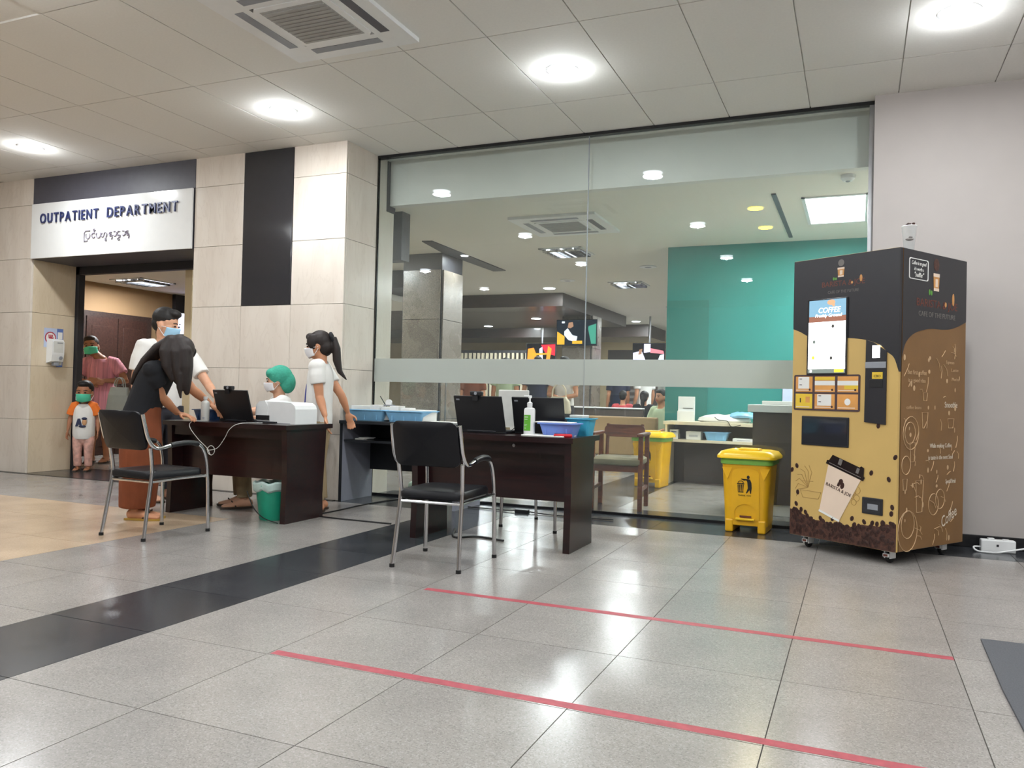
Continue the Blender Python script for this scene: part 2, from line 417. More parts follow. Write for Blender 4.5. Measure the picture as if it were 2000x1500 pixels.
# ---- hall ceiling: slab with single panels
ce = struct(G().box(-12, 4, -7, 6.9, ZC + .012, ZC + .2).obj('ceiling', 'ceiling_white'))
cxs = [-.374 + .617 * k for k in range(4, -15, -1)]; cys = [2.15, 3.4, 4.65, 5.9, 6.684]
cm = {}
for i in range(len(cxs) - 1):
    for j in range(len(cys) - 1):
        x1, x0, y0, y1 = cxs[i], cxs[i + 1], cys[j], cys[j + 1]
        if x1 < -y1 * 1.1 - 2.2 or (y0 < 3 and (x1 < -4.5)): continue
        key = j
        if key not in cm:
            h, d = .617 / 2 - .004, (y1 - y0) / 2 - .004
            o = G().box(-h, h, -d, d, 0, .016).obj('ceiling_panel', 'ceiling_white', ce); cm[key] = o.data
        else:
            o = bpy.data.objects.new('ceiling_panel', cm[key]); col.objects.link(o); o.parent = ce
        o.location = ((x0 + x1) / 2, (y0 + y1) / 2, ZC)
G().box(-12, 4, -7, 2.14, ZC, ZC + .014).obj('ceiling_field', 'ceiling_white', ce)
G().box(-12, -9.1, 2.14, 6.16, ZC, ZC + .014).obj('ceiling_field', 'ceiling_white', ce)
# ---- hall walls out of sight
struct(G().box(-12.2, 4.2, -7.2, -7, -.1, 3.5).obj('wall_back', 'grey_wall'))
struct(G().box(4, 4.2, -7, 6.8, -.1, 3.5).obj('wall_far_right', 'grey_wall'))
struct(G().box(-12.2, -12, -7, 6.9, -.1, 3.5).obj('wall_far_left', 'marble'))
# ---- right wall with baseboard
wr = struct(G().box(.085, 4, 6.55, 6.9, -.1, 3.4).obj('wall_right', 'grey_wall'))
struct(G().box(.083, 4, 6.535, 6.56, 0, .09, .003).obj('baseboard_right', 'black_baseboard'))
# ---- marble wall with the doorway
wl = struct(G().box(-12, -8.535, YW + .025, 6.71, -.1, 3.4).box(-6.115, -4.355, YW + .025, 6.71, -.1, 3.4).obj('wall_left', 'grout'))
smesh = {}
def slab(c, sx, sy, sz, m='marble'):
    key = (round(sx, 3), round(sy, 3), round(sz, 3), m)
    if key not in smesh:
        o = G().box(-sx / 2, sx / 2, -sy / 2, sy / 2, -sz / 2, sz / 2, .0015, 1).obj('marble_slab', m, wl); smesh[key] = o.data
    else: o = bpy.data.objects.new('marble_slab', smesh[key]); col.objects.link(o); o.parent = wl
    o.location = c
g_ = .003
for zi in range(6):
    z0 = .6 * zi; z1 = min(z0 + .6, ZC + .004); zc, dz = (z0 + z1) / 2, z1 - z0 - g_
    for k in range(4):                                   # left of the doorway
        slab((-8.51 - .3 - .6 * k, YW + .012, zc), .6 - g_, .025, dz)
    for k in range(3):                                   # right of it
        x0, x1 = [(-6.14, -5.52), (-5.52, -4.925), (-4.925, -4.33)][k]
        if k == 1 and zi >= 3: continue
        slab(((x0 + x1) / 2, YW + .012, zc), x1 - x0 - g_, .025, dz)
    slab((-4.33 - .0115, (YW + .026 + 6.66) / 2, zc), .025, 6.66 - YW - .026, dz)    # column return
    if z1 < 2.41:
        slab((-8.51 - .0115, YW + .026 + .265, zc), .025, .53, dz, 'marble_warm'); slab((-6.14 + .0115, YW + .026 + .265, zc), .025, .53, dz, 'marble_warm')
G().box(-5.515, -4.93, YW - .004, YW + .02, 1.803, ZC - .004, .002).obj('black_glass_panel', 'black_gloss', wl)
li = struct(G().box(-8.51, -6.14, YW + .01, 6.79, 2.39, 3.4).obj('trim_1', 'charcoal'))
G().box(-8.51, -6.14, YW - .004, YW + .02, 3.004, ZC - .002).obj('lintel_panel', 'charcoal', li)
fr = G().box(-8.53, -8.46, 6.712, 6.79, 0, 2.39).box(-6.19, -6.12, 6.712, 6.79, 0, 2.39).box(-8.53, -6.12, 6.712, 6.79, 2.3, 2.39)
struct(fr.obj('trim_2', 'charcoal_dark'))
struct(G().box(-9.0, -4.36, 6.092, 6.149, -.004, .004).obj('trim_3', 'black_baseboard'))
# ---- sign over the doorway
sg = thing('department_sign', 'white sign reading OUTPATIENT DEPARTMENT over the doorway', 'sign', (-7.325, YW - .005, 2.39))
G().box(-1.18, 1.172, -.02, 0, 0, .61, .004).obj('panel', 'sign_white', sg)
def sign_word(word, x0, x1, z):
    # measure advance widths with one text, then place every raised letter as its own part
    parts = []; x = 0
    for ch in word:
        cu = bpy.data.curves.new('letter', 'FONT'); cu.body = ch; cu.size = .152; cu.extrude = .006; cu.offset = .0012; cu.resolution_u = 4
        t = bpy.data.objects.new('letter', cu); me = bpy.data.meshes.new_from_object(t); bpy.data.objects.remove(t); bpy.data.curves.remove(cu)
        xs_ = [v.co.x for v in me.vertices]; a, b = min(xs_), max(xs_); parts.append((me, a, x)); x += (b - a) + .034
    f = (x1 - x0) / (x - .034)
    for me, a, px in parts:
        me.transform(T((-a + px, 0, 0))); me.transform(Matrix.Diagonal((f, 1, 1, 1))); me.transform(Matrix.Rotation(R(90), 4, 'X'))
        me.transform(T((x0, -.032, z))); me.materials.clear(); me.materials.append(MATS['letter_blue'])
        o = bpy.data.objects.new('letter', me); col.objects.link(o); o.parent = sg
sign_word('OUTPATIENT', -1.02, -.125, .385)
sign_word('DEPARTMENT', .005, .99, .385)
# the Burmese line below, every cluster drawn as round pen strokes
def burmese(parent, x0, z0, s, y):
    C = lambda cx, cz, r, a0, a1: [(cx + r * math.cos(R(a0 + (a1 - a0) * i / 14)), cz + r * math.sin(R(a0 + (a1 - a0) * i / 14))) for i in range(15)]
    def pa(x): return [[(x - .42, .46), (x - .5, .25)] + C(x, .06, .46, 200, 340) + [(x + .5, .25), (x + .42, .46)]]
    def na(x): return [C(x, .1, .36, 60, 330), [(x + .32, -.06), (x + .38, -.5), (x + .22, -.8)], C(x - .02, .1, .13, 0, 360)]
    def aa(x): return [C(x, .1, .4, 130, -150)]
    cl = [
        (pa(0) + [[(-.55, -.75), (-.82, -.9), (-.88, -.3), (-.88, .6), (-.6, .95), (.5, .95)], [(-.55, -.75), (-.3, -.8), (-.05, -.72)]]),
        ([C(1.35, .1, .42, 40, 330)] + [C(1.5, .98, .2, 20, 280), [(1.52, .78), (1.75, 1.05)]]),
        pa(2.5),
        ([C(3.45, .05, .34, 100, 400), C(4.12, .08, .36, 170, -60), [(4.3, -.2), (4.35, -.95), (4.2, -1.0)], [(4.1, -.45), (4.1, -.95)]]),
        na(5.35), aa(6.3),
        ([C(7.25, .1, .38, 50, 300), C(7.3, -.35, .25, 120, -100), [(7.25, -.6), (6.95, -.8), (7.1, -1.0), (7.5, -.95)]]),
        aa(8.3), na(9.2)]
    for strokes in cl:
        g = G()
        for st in strokes:
            g.tube([(x0 + px * s, y, z0 + pz * s) for px, pz in st], .0048, 6)
        g.obj('letter', 'letter_gold', parent, smooth=True)
burmese(sg, -.28, .2, .063, -.026)
# ---- glass front
gw = struct(G().box(-4.33, .085, YG - .03, YG + .03, 3.268, ZC + .01).obj('window_1', 'black_baseboard'), 'tall frameless glass front between the hall and the waiting room')
G().box(-4.33, .085, YG - .012, YG + .012, 0, .022).obj('floor_channel', 'black_baseboard', gw)
G().box(.05, .085, YG - .02, YG + .02, 0, 3.27).obj('edge_channel', 'steel', gw)
G().box(-4.33, -4.322, YG - .01, YG + .01, 0, 3.27).obj('edge_channel', 'black_baseboard', gw)
for x0, x1 in ((-4.322, -2.187), (-2.183, .05)):
    G().box(x0, x1, YG - .006, YG + .006, .022, 3.268).obj('glass_pane', 'clear_glass', gw)
    G().box(x0, x1, YG - .0085, YG - .0065, 1.098, 1.323).obj('frosted_band', 'frosted_film', gw)
G().box(-2.188, -2.182, YG - .007, YG + .007, .022, 3.268).obj('silicone_joint', 'grey_plastic', gw)

# ---- waiting room behind the glass
rf = struct(G().box(-14, 4, YG, 27, -.12, -.002).obj('floor_waiting_room', 'tile_grey'))
G().box(-4.33, .6, YG + .01, 7.1, -.004, .0).obj('floor_border', 'tile_dark', rf)
G().box(-2.66, -1.98, 7.1, 24, -.004, .0).obj('floor_border', 'tile_dark', rf)
G().box(-8.5, -6.14, 6.15, 6.9, -.004, .001).obj('floor_border', 'tile_dark', rf)
rc = struct(G().box(-14, 4, 6.985, 27, ZR, ZR + .1).obj('ceiling_waiting_room', 'room_ceiling'))
struct(G().box(-4.33, 4, 6.9, 6.99, ZR - .001, 3.4).obj('wall_bulkhead', 'white_paint'))
te = struct(G().box(-2.17, .6, 9.85, 10.0, 0, ZR).obj('wall_teal', 'teal_paint'))
G().box(-2.168, -1.66, 9.838, 9.851, .0, 2.2).obj('teal_reflection_patch', 'teal_reflection_tone', te)  # dark reflection on the teal wall, put in as a darker sheet
struct(G().box(.6, .75, 6.9, 10, 0, ZR).obj('wall_reception_side', 'white_paint'))
struct(G().box(-14, 4, 26, 26.2, 0, ZR).obj('wall_deep_back', 'cream_wall'))
struct(G().box(4, 4.2, 6.9, 26, 0, 3.4).obj('wall_deep_right', 'white_paint'))
struct(G().box(-14.2, -14, 6.9, 26, 0, 3.4).obj('wall_deep_left', 'cream_wall'))
# return wall beside the column and the dark stepped beams over it
struct(G().box(-4.6, -4.345, 6.712, 7.0, 0, 3.4).obj('wall_return', 'marble'))
struct(G().box(-4.6, -4.335, 6.86, 7.01, 2.8, 3.3).obj('trim_4', 'charcoal_dark'))
struct(G().box(-4.95, -4.33, 7.14, 7.3, 2.36, ZR).obj('trim_5', 'charcoal_dark'))
struct(G().prism([(-4.93, 8.6), (-4.8, 8.63), (-4.86, 11.0), (-5.06, 11.0), (-5.06, 9.38)], .012, ZR - .012, 'xy').obj('trim_6', 'charcoal_dark'))
struct(G().box(-14, -4.9, 13.66, 18.0, 2.62, ZR).obj('trim_7', 'dark_wood'))
struct(G().box(-14, -4.87, 20.0, 22.0, 2.55, ZR).obj('trim_8', 'dark_wood'))
struct(G().box(-14, -6.1, 10.6, 11.6, 2.6, ZR).obj('trim_9', 'charcoal_dark'))
# granite columns
def column(cx, cy, w_, label):
    c = struct(G().box(cx - w_ / 2 + .02, cx + w_ / 2 - .02, cy + .02, cy + w_ - .02, 0, ZR).obj('column', 'charcoal_dark'), label)
    for k in range(4):
        z0 = .66 * k; z1 = z0 + .655
        G().box(cx - w_ / 2 + .035, cx + w_ / 2 - .035, cy - .001, cy + .03, z0, z1, .002, 1).obj('granite_slab', 'granite', c)
        G().box(cx + w_ / 2 - .03, cx + w_ / 2 + .001, cy + .035, cy + w_ - .035, z0, z1, .002, 1).obj('granite_slab', 'granite', c)
column(-5.37, 9.39, .63, 'grey granite clad column nearest the glass')
column(-5.23, 15.45, .66, 'grey granite clad column carrying the middle television')
# slatted screen far behind
ss = thing('slatted_screen', 'dark framed screen of pale upright slats far behind the granite column', 'screen', (-8.6, 18.6, 0))
G().box(-1.1, 1.15, -.03, .03, 2.05, 2.12).box(-1.1, 1.15, -.03, .03, .0, .1).box(-1.1, 1.15, .05, .06, .1, 2.05).obj('frame', 'charcoal_dark', ss)
for k in range(18): G().box(-1.06 + .12 * k, -1.0 + .12 * k, -.03, .03, .1, 2.05).obj('slat', 'cream_laminate', ss)
# ---- outpatient corridor through the doorway
struct(G().box(-10, -6.85, 6.8, 12.5, 2.465, 2.56).obj('ceiling_corridor', 'room_ceiling'))
struct(G().box(-10.15, -10, 6.4, 12.6, 0, 2.6).obj('wall_corridor', 'tan_wall'))
struct(G().box(-10, -8.53, 6.72, 6.8, 0, 2.6).obj('wall_corridor_front', 'cream_wall'))
struct(G().box(-6.9, -6.8, 6.8, 9.6, 0, ZR).obj('wall_corridor_side', 'cream_wall'))
struct(G().prism([(-6.8, 9.6), (-6.9, 9.6), (-8.95, 12.5), (-8.85, 12.5)], ZR, 0, 'xy').obj('wall_corridor_angled', 'cream_wall'))
struct(G().box(-10.1, -8.85, 12.5, 12.6, 0, ZR).obj('wall_corridor_end', 'cream_wall'))
struct(G().box(-10.0, -9.93, 9.6, 9.92, 0, 2.465).obj('trim_10', 'charcoal_dark'))
d1 = struct(G().box(-10.0, -9.96, 7.93, 9.17, 0, 2.05).obj('door_1', 'dark_wood'), 'dark brown double door in the tan corridor wall')
for y0, y1 in ((8.03, 8.54), (8.56, 9.07)):
    lf = G().box(-9.965, -9.945, y0, y1, .01, 1.975).obj('door_leaf', 'door_wood', d1)
    G().box(-9.948, -9.938, y0 + .08, y1 - .08, 1.0, 1.85, .006, 1).box(-9.948, -9.938, y0 + .08, y1 - .08, .12, .9, .006, 1).obj('door_panel', 'door_wood', lf)
    hy = y1 - .05 if y0 < 8.2 else y0 + .05
    G().tube([(-9.945, hy, 1.0), (-9.90, hy, 1.0), (-9.90, hy, 1.15), (-9.945, hy, 1.15)], .009, 8).obj('door_handle', 'steel', lf, smooth=True)
# ================================================================== lamps and ceiling fittings
def downlight(x, y, z, watts, label, group, r=.1, warm=False, bulb=False, proto={}):
    key = (r, warm, watts)
    if key not in proto:
        t = thing('downlight', label, 'downlight', (x, y, z), 0, group)
        G().lathe([(r + .018, 0), (r + .018, -.002), (r, -.0025), (r, 0)], n=28).obj('trim_ring', 'white_plastic', t, smooth=True)
        G().lathe([(r - .001, .0), (r - .001, -.004), (r * .92, -.014), (r * .65, -.026), (r * .3, -.032), (.004, -.034)] if bulb else [(r, -.004), (r, -.009)], n=28).obj('lens', 'lamp_warm' if warm else 'lamp_lens', t, smooth=bulb)
        proto[key] = t
        ld = bpy.data.lights.new('downlight_lamp', 'AREA'); ld.energy = watts; ld.shape = 'DISK'; ld.size = r * 1.9; ld.spread = R(180)
        ld.color = (1, .85, .55) if warm else (.93, .97, 1)
        lo = bpy.data.objects.new('downlight_lamp', ld); col.objects.link(lo); lo.location = (0, 0, -.04 if bulb else -.02); lo.parent = t
        if bulb:      # added point light that brightens the ceiling in a halo round the lens
            lp_ = bpy.data.lights.new('halo_fill', 'POINT'); lp_.energy = watts * .33; lp_.shadow_soft_size = .012; lp_.color = ld.color
            lq = bpy.data.objects.new('halo_fill', lp_); col.objects.link(lq); lq.location = (0, 0, -.056); lq.parent = t
    else: t = dup(proto[key], (x, y, z), 0, label, group)
    return t
HX = [(-7.42, 'before the sign'), (-4.38, 'before the marble pier'), (-1.95, 'before the glass'), (.51, 'over the vending machine side'), (2.95, 'by the right wall')]
HY = [(5.31, 'row next to the glass'), (2.8, 'row over the foreground'), (.27, 'row over the camera'), (-2.3, 'row behind the camera')]
for x, a in HX:
    for y, b in HY:
        downlight(x, y, ZC, HALL_W, 'round white hall downlight %s, %s' % (a, b), 'hall ceiling downlights', bulb=True)
RL = [(-4.93, 13.05, ZR, 'small one beside the first dark beam'), (-6.25, 15.8, 2.62, 'under the dark wood soffit, first'), (-6.3, 17.6, 2.62, 'under the dark wood soffit, second'),
      (-8.1, 17.4, 2.62, 'under the dark wood soffit, towards the slatted screen'), (-8.15, 19.3, ZR, 'over the slatted screen'), (-6.15, 22.2, ZR, 'far back over the benches'), (-6.2, 24.1, ZR, 'farthest back'), (-4.98, 19.2, ZR, 'right of the far beam'),
      (-7.4, 9.0, ZR, 'added fill left of the near granite column'), (-3.0, 15.6, ZR, 'added fill over the tan sofas'), (-3.4, 19.6, ZR, 'added fill over the dark benches'), (-1.2, 16.5, ZR, 'added fill right of the sofas'), (-9.6, 14.6, 2.62, 'added fill under the soffit at far left'), (-1.2, 12.0, ZR, 'added fill behind the teal wall'), (-6.35, 8.2, ZR, 'added fill hidden behind the marble pier')]  # lamps in this row are added to fill the room with light
for x, y, z, b in RL: downlight(x, y, z, ROOM_W, 'round waiting room downlight, ' + b, 'waiting room downlights')
downlight(-4.86, 9.63, ZR - .012, 6, 'tiny bright spot lamp on the dark strip beside the granite column', 'waiting room downlights', r=.045)
for y, b in ((8.05, 'nearer'), (8.98, 'farther')): downlight(-.935, y, ZR, 4, 'warm yellow downlight over the reception, the %s of two' % b, 'warm reception downlights', r=.07, warm=True)
def troffer(x0, x1, y0, y1, z, label, on, watts):
    t = thing('troffer_light', label, 'ceiling light', ((x0 + x1) / 2, (y0 + y1) / 2, z), 0, 'fluorescent ceiling troffers'); w_, d = (x1 - x0) / 2, (y1 - y0) / 2
    G().box(-w_, w_, -d, -d + .03, -.012, 0).box(-w_, w_, d - .03, d, -.012, 0).box(-w_, -w_ + .03, -d, d, -.012, 0).box(w_ - .03, w_, -d, d, -.012, 0).obj('frame', 'white_plastic', t)
    if on: G().box(-w_ + .03, w_ - .03, -d + .03, d - .03, -.006, 0).obj('diffuser', 'troffer_on', t)
    else:
        G().box(-w_ + .03, w_ - .03, -d + .03, d - .03, -.001, 0).obj('tray', 'steel', t)
        for k in range(3): G().tube([(-w_ * .6 + w_ * .6 * k, -d + .05, -.008), (-w_ * .6 + w_ * .6 * k, d - .05, -.008)], .011, 8).obj('fluorescent_tube', 'troffer_on', t)
        for k in range(6):
            y = -d + .03 + (2 * d - .06) * (k + .5) / 6; G().box(-w_ + .03, w_ - .03, y - .004, y + .004, -.045, -.004).obj('louver_blade', 'chrome', t)
        for k in range(4):
            x = -w_ + .03 + (2 * w_ - .06) * (k + .5) / 4; G().box(x - .004, x + .004, -d + .03, d - .03, -.04, -.005).obj('louver_blade', 'chrome', t)
    ld = bpy.data.lights.new('troffer_lamp', 'AREA'); ld.shape = 'RECTANGLE'; ld.size = w_ * 1.8; ld.size_y = d * 1.8; ld.energy = watts; ld.color = (.95, .98, 1)
    lo = bpy.data.objects.new('troffer_lamp', ld); col.objects.link(lo); lo.location = (0, 0, -.05); lo.parent = t
troffer(-.5, .07, 7.75, 8.93, ZR, 'large glaring white ceiling panel light over the reception counter', True, 55)
troffer(-3.74, -3.18, 9.47, 10.06, ZR, 'square louvred ceiling light just behind the ceiling cassette', False, 30)
troffer(-3.74, -3.18, 12.55, 13.12, ZR, 'square louvred ceiling light midway to the back of the room', False, 30)
troffer(-3.6, -3.04, 16.2, 16.8, ZR, 'square louvred ceiling light farthest from the glass', False, 30)
troffer(-9.5, -8.9, 8.0, 8.6, 2.465, 'square louvred ceiling light in the outpatient corridor', False, 30)
def cassette(cx, cy, z, label, w_=.475):
    t = thing('ceiling_cassette', label, 'air conditioner', (cx, cy, z), 0, 'ceiling cassette air conditioners')
    g = G(); a = w_; b = .27
    for x0, x1, y0, y1 in ((-a, a, -a, -b), (-a, a, b, a), (-a, -b, -b, b), (b, a, -b, b)): g.box(x0, x1, y0, y1, -.028, 0)
    g.obj('panel', 'white_plastic', t)
    G().prism([(-b, -b + .04), (-b + .04, -b), (b - .04, -b), (b, -b + .04), (b, b - .04), (b - .04, b), (-b + .04, b), (-b, b - .04)], .012, -.034, 'xy').obj('grille_frame', 'white_plastic', t)
    mat('grille_grey', 'aaa9a6', .6)
    gr = G().box(-b + .045, b - .045, -b + .045, b - .045, -.036, -.03).obj('intake_grille', 'grille_grey', t)
    for k in range(11): y = -b + .07 + k * (2 * b - .14) / 10; G().box(-b + .05, b - .05, y - .004, y + .004, -.041, -.036).obj('grille_slat', 'grille_grey', gr)
    for k in range(4):
        rm = Matrix.Rotation(R(90 * k), 4, 'Z'); g = G(); g.box(-.26, .26, b + .05, b + .115, -.0305, -.027); bmesh.ops.transform(g.bm, matrix=rm, verts=g.bm.verts); sl = g.obj('outlet_slot', 'charcoal' if k == 3 else 'grey_plastic', t)
        if k in (1, 2):
            g = G(); g.box(-.27, .27, b + .06, b + .14, -.052, -.046, mtx=None); bmesh.ops.transform(g.bm, matrix=rm @ T((0, .03, .01)) @ Matrix.Rotation(R(14), 4, 'X'), verts=g.bm.verts); g.obj('flap', 'white_plastic', sl)
    return t
cassette(-3.12, 4.04, ZC, 'white ceiling cassette air conditioner in the hall ceiling')
cassette(-2.93, 8.2, ZR, 'white ceiling cassette air conditioner in the waiting room ceiling')
tag(G().box(-.74, -.70, 7.53, 9.57, ZR - .012, ZR).obj('linear_diffuser', 'charcoal'), 'narrow dark slot diffuser in the ceiling beside the yellow lamps', 'vent')
t = thing('smoke_detector', 'small white smoke detector on the ceiling above the reception', 'detector', (-.1, 7.1, ZR)); G().lathe([(.055, 0), (.055, -.03), (.035, -.05)]).obj('housing', 'white_plastic', t, smooth=True); G().lathe([(.02, -.05), (.012, -.058)]).obj('sensor', 'grey_plastic', t)
for x, y, lb in ((-2.75, 11.2, 'near the louvred lights'), (-4.3, 12.2, 'near the dark beam')):
    t = thing('ceiling_speaker', 'round grey ceiling speaker ' + lb, 'speaker', (x, y, ZR)); G().lathe([(.12, 0), (.12, -.01), (.1, -.014)]).obj('rim', 'white_plastic', t); G().lathe([(.1, -.01), (.02, -.016)]).obj('mesh_cover', 'grey_plastic', t)

# ================================================================== desks
def desk(name, label, x0, x1, y0, dep, h=.735):
    t = thing(name, label, 'desk', ((x0 + x1) / 2, y0, 0), 0, 'dark wooden registration desks'); w_ = (x1 - x0) / 2
    # top with a gently bowed front edge
    pts = [(-w_ - .02 + (2 * w_ + .04) * k / 16, -.035 - .03 * math.sin(math.pi * k / 16)) for k in range(17)] + [(w_ + .02, dep), (-w_ - .02, dep)]
    o = G().prism(pts, .035, h - .035, 'xy').obj('desk_top', 'mahogany', t)
    for sx in (-1, 1):
        prof = [(0, 0), (dep * .86, 0), (dep * .84, h * .25), (dep * .9, h - .035), (-.005, h - .035), (.012, h * .5)]
        G().prism(prof, .045, sx * w_ - (.045 if sx > 0 else 0), 'yz').obj('side_panel', 'mahogany', t)
    G().box(-w_ + .045, w_ - .045, .12, .145, .31, h - .035).obj('modesty_panel', 'mahogany', t)
    G().box(-w_ + .045, w_ - .045, .015, .12, h - .11, h - .035).obj('apron', 'mahogany', t)
    return t
desk('office_desk', 'dark mahogany desk where the two nurses work, printer on it', -5.06, -3.885, 4.85, .54)
d2 = desk('office_desk', 'dark mahogany desk with two laptops in front of the glass', -2.82, -1.66, 4.856, .54)
G().lathe([(.011, -.004), (.011, 0), (.006, .004)], c=(.18, .008, .67), axis='y', n=14).obj('lock', 'chrome', d2)
st = thing('side_table', 'grey and black side table holding blue baskets beside the marble column', 'table', (-4.315, 6.13, 0))
G().box(0, 1.2, -.02, .52, .705, .735, .003).obj('table_top', 'dark_laminate', st)
G().box(.004, .03, 0, .5, 0, .705).obj('side_panel', 'grey_laminate', st); G().box(1.16, 1.185, 0, .5, 0, .705).obj('side_panel', 'grey_laminate', st)
G().box(.0, .004, -.002, .5, 0, .705).box(.0, .03, -.003, 0, 0, .705).obj('edge_band', 'dark_laminate', st)
G().box(.03, 1.16, .02, .48, .54, .56).obj('shelf', 'dark_laminate', st)
G().box(.03, 1.16, .46, .48, .26, .705).obj('back_panel', 'dark_laminate', st)
tag(G().box(.0, .1, 0, .16, 0, .012, .003).box(.02, .13, .03, .14, .012, .02).obj('paper_pack', 'paper', loc=(-4.2, 6.2, .56)), 'small white paper pack lying on the side table shelf', 'paper')

# ================================================================== tubular visitor chairs
def chair(label, loc, rz, group='black visitor chairs with chrome frames'):
    t = thing('visitor_chair', label, 'chair', loc, rz, group)
    for sx in (-1, 1):
        x = .215 * sx
        pth = spline([(x * 1.08, .255, 0), (x * 1.06, .25, .3), (x * 1.03, .235, .5), (x * 1.0, .19, .595), (x, .1, .622), (x, -.02, .617), (x, -.13, .597), (x, -.19, .605), (x * .99, -.235, .66), (x * .98, -.265, .76), (x * .97, -.28, .82)], 6)
        fr_ = G().tube(pth, .0125, 10).obj('side_frame', 'chrome', t, smooth=True)
        i0 = len(pth) * 36 // 100; G().tube(pth[int(len(pth) * .34):int(len(pth) * .55)], .0185, 10).obj('arm_pad', 'black_plastic', fr_, smooth=True)
        lp = spline([(x * .93, -.205, .6), (x * .9, -.185, .48), (x * .89, -.185, .4), (x * .92, -.215, .2), (x * .96, -.245, 0)], 6)
        lg = G().tube(lp, .0125, 10).obj('rear_leg', 'chrome', t, smooth=True)
        G().lathe([(.015, 0), (.015, .018), (.0128, .02)], c=(x * .96, -.245, 0), n=12).obj('foot_cap', 'rubber', lg)
        G().lathe([(.015, 0), (.015, .018), (.0128, .02)], c=(x * 1.08, .255, 0), n=12).obj('foot_cap', 'rubber', fr_)
        G().tube([(x * .89, -.188, .375), (x * .95, .0, .385), (x * 1.05, .24, .39)], .009, 8).obj('seat_rail', 'chrome', t, smooth=True)
    G().tube([(-.19, -.188, .375), (.19, -.188, .375)], .009, 8).obj('cross_rail', 'chrome', t, smooth=True); G().tube([(-.225, .235, .385), (.225, .235, .385)], .009, 8).obj('cross_rail', 'chrome', t, smooth=True)
    # seat cushion, slightly domed with soft edges
    g = G(); rings = []
    for f, z in ((.93, .388), (1, .40), (1, .428), (.95, .442), (.7, .449), (.3, .452)):
        rings.append([(px * f, (py - .01) * f + .01, z) for px, py in rrect(-.205, .205, -.205, .235, .05)])
    g.quad_strip(rings).obj('seat', 'black_vinyl', t, smooth=True)
    # backrest, a bowed rounded slab
    g = G(); rings = []
    for f, d in ((.94, -.012), (1, -.006), (1, .012), (.94, .02)):
        ring = []
        for px, pz in rrect(-.2, .2, .585, .84, .045, 5):
            px_, pz_ = px * f, .7125 + (pz - .7125) * f
            y = -.225 - (pz_ - .58) * .27 - .035 * (1 - (px_ / .2) ** 2) + d
            ring.append((px_, y, pz_))
        rings.append(ring)
    g.quad_strip(rings, caps=False)
    # filled front and back as fans of strips
    for f, d, fl_ in ((.94, -.012, 1), (.94, .02, 0)):
        ring = rings[0] if fl_ else rings[-1]; prev = ring
        for s_ in (.6, .25, .02):
            cur = []
            for px, y0, pz in ring:
                px_, pz_ = px * s_, .7125 + (pz - .7125) * s_
                cur.append((px_, -.225 - (pz_ - .58) * .27 - .035 * (1 - (px_ / .2) ** 2) + d, pz_))
            g.quad_strip([prev, cur], caps=False); prev = cur
    g.obj('backrest', 'black_vinyl', t, smooth=True, weld=True)
    return t
c0 = chair('black chair with chrome frame behind the bending woman, at the left desk', (-4.40, 4.12, 0), R(-4))
dup(c0, (-2.245, 4.255, 0), R(4), 'black chair with chrome frame in the centre, at the laptop desk')
dup(c0, (-2.2, 5.82, 0), R(172), 'black chair with chrome legs behind the laptop desk, hidden above')
dup(c0, (-4.62, 5.78, 0), R(165), 'black chair with chrome legs under the seated nurse')

# ================================================================== things on the desks
def laptop(label, loc, rz, w_=.37, h=.25, lean=18, group='open black laptops'):
    t = thing('laptop', label, 'laptop', loc, rz, group)      # user sits on +y side
    G().box(-w_ / 2, w_ / 2, 0, .25, 0, .018, .004).obj('base', 'black_plastic', t)
    G().box(-w_ / 2 + .02, w_ / 2 - .02, .02, .14, .018, .0205).obj('keyboard', 'dark_plastic', t)
    m_ = T((0, .004, .014)) @ Matrix.Rotation(R(lean), 4, 'X')
    g = G().box(-w_ / 2, w_ / 2, -.007, .007, 0, h, .004, mtx=None); bmesh.ops.transform(g.bm, matrix=m_, verts=g.bm.verts); ld_ = g.obj('lid', 'black_plastic', t)
    g = G().box(-w_ / 2 + .012, w_ / 2 - .012, .0065, .0085, .02, h - .012); bmesh.ops.transform(g.bm, matrix=m_, verts=g.bm.verts); g.obj('screen', 'black_gloss', ld_)
    g = G().box(-w_ / 2 + .02, -w_ / 2 + .045, -.0085, -.0065, h - .03, h - .02, mtx=None); bmesh.ops.transform(g.bm, matrix=m_ , verts=g.bm.verts); g.obj('badge', 'grey_plastic', ld_)
    G().tube([(-w_ * .3, .004, .014), (w_ * .3, .004, .014)], .009, 10).obj('hinge', 'dark_plastic', t)
    return t
lp0 = laptop('open black laptop between bottle and printer on the nurses desk', (-4.53, 5.03, .735), R(-4))
dup(lp0, (-2.37, 5.02, .735), R(-3), 'open black laptop with webcam, nearer the centre chair')
dup(lp0, (-1.995, 5.16, .735), R(3), 'open black laptop behind the sanitizer bottle')
def webcam(label, loc, rz):
    t = thing('webcam', label, 'webcam', loc, rz, 'black clip-on webcams')
    G().box(-.045, .045, -.014, .02, .004, .034, .006).obj('housing', 'black_plastic', t)
    G().lathe([(.011, -.016), (.011, -.0135)], c=(0, 0, .019), axis='y', n=16).lathe([(.011, .02), (.011, .024)], c=(0, 0, .019), axis='y', n=16).obj('lens', 'grey_plastic', t)
    G().box(-.02, .02, -.02, -.012, -.03, .008).box(-.02, .02, -.02, .018, -.0, .006).obj('clip', 'black_plastic', t)
webcam('black webcam clipped on the nurses laptop', (-4.545, 4.955, .735 + .25), R(-4)); webcam('black webcam clipped on the laptop behind the centre chair', (-2.38, 4.945, .735 + .25), R(-3))
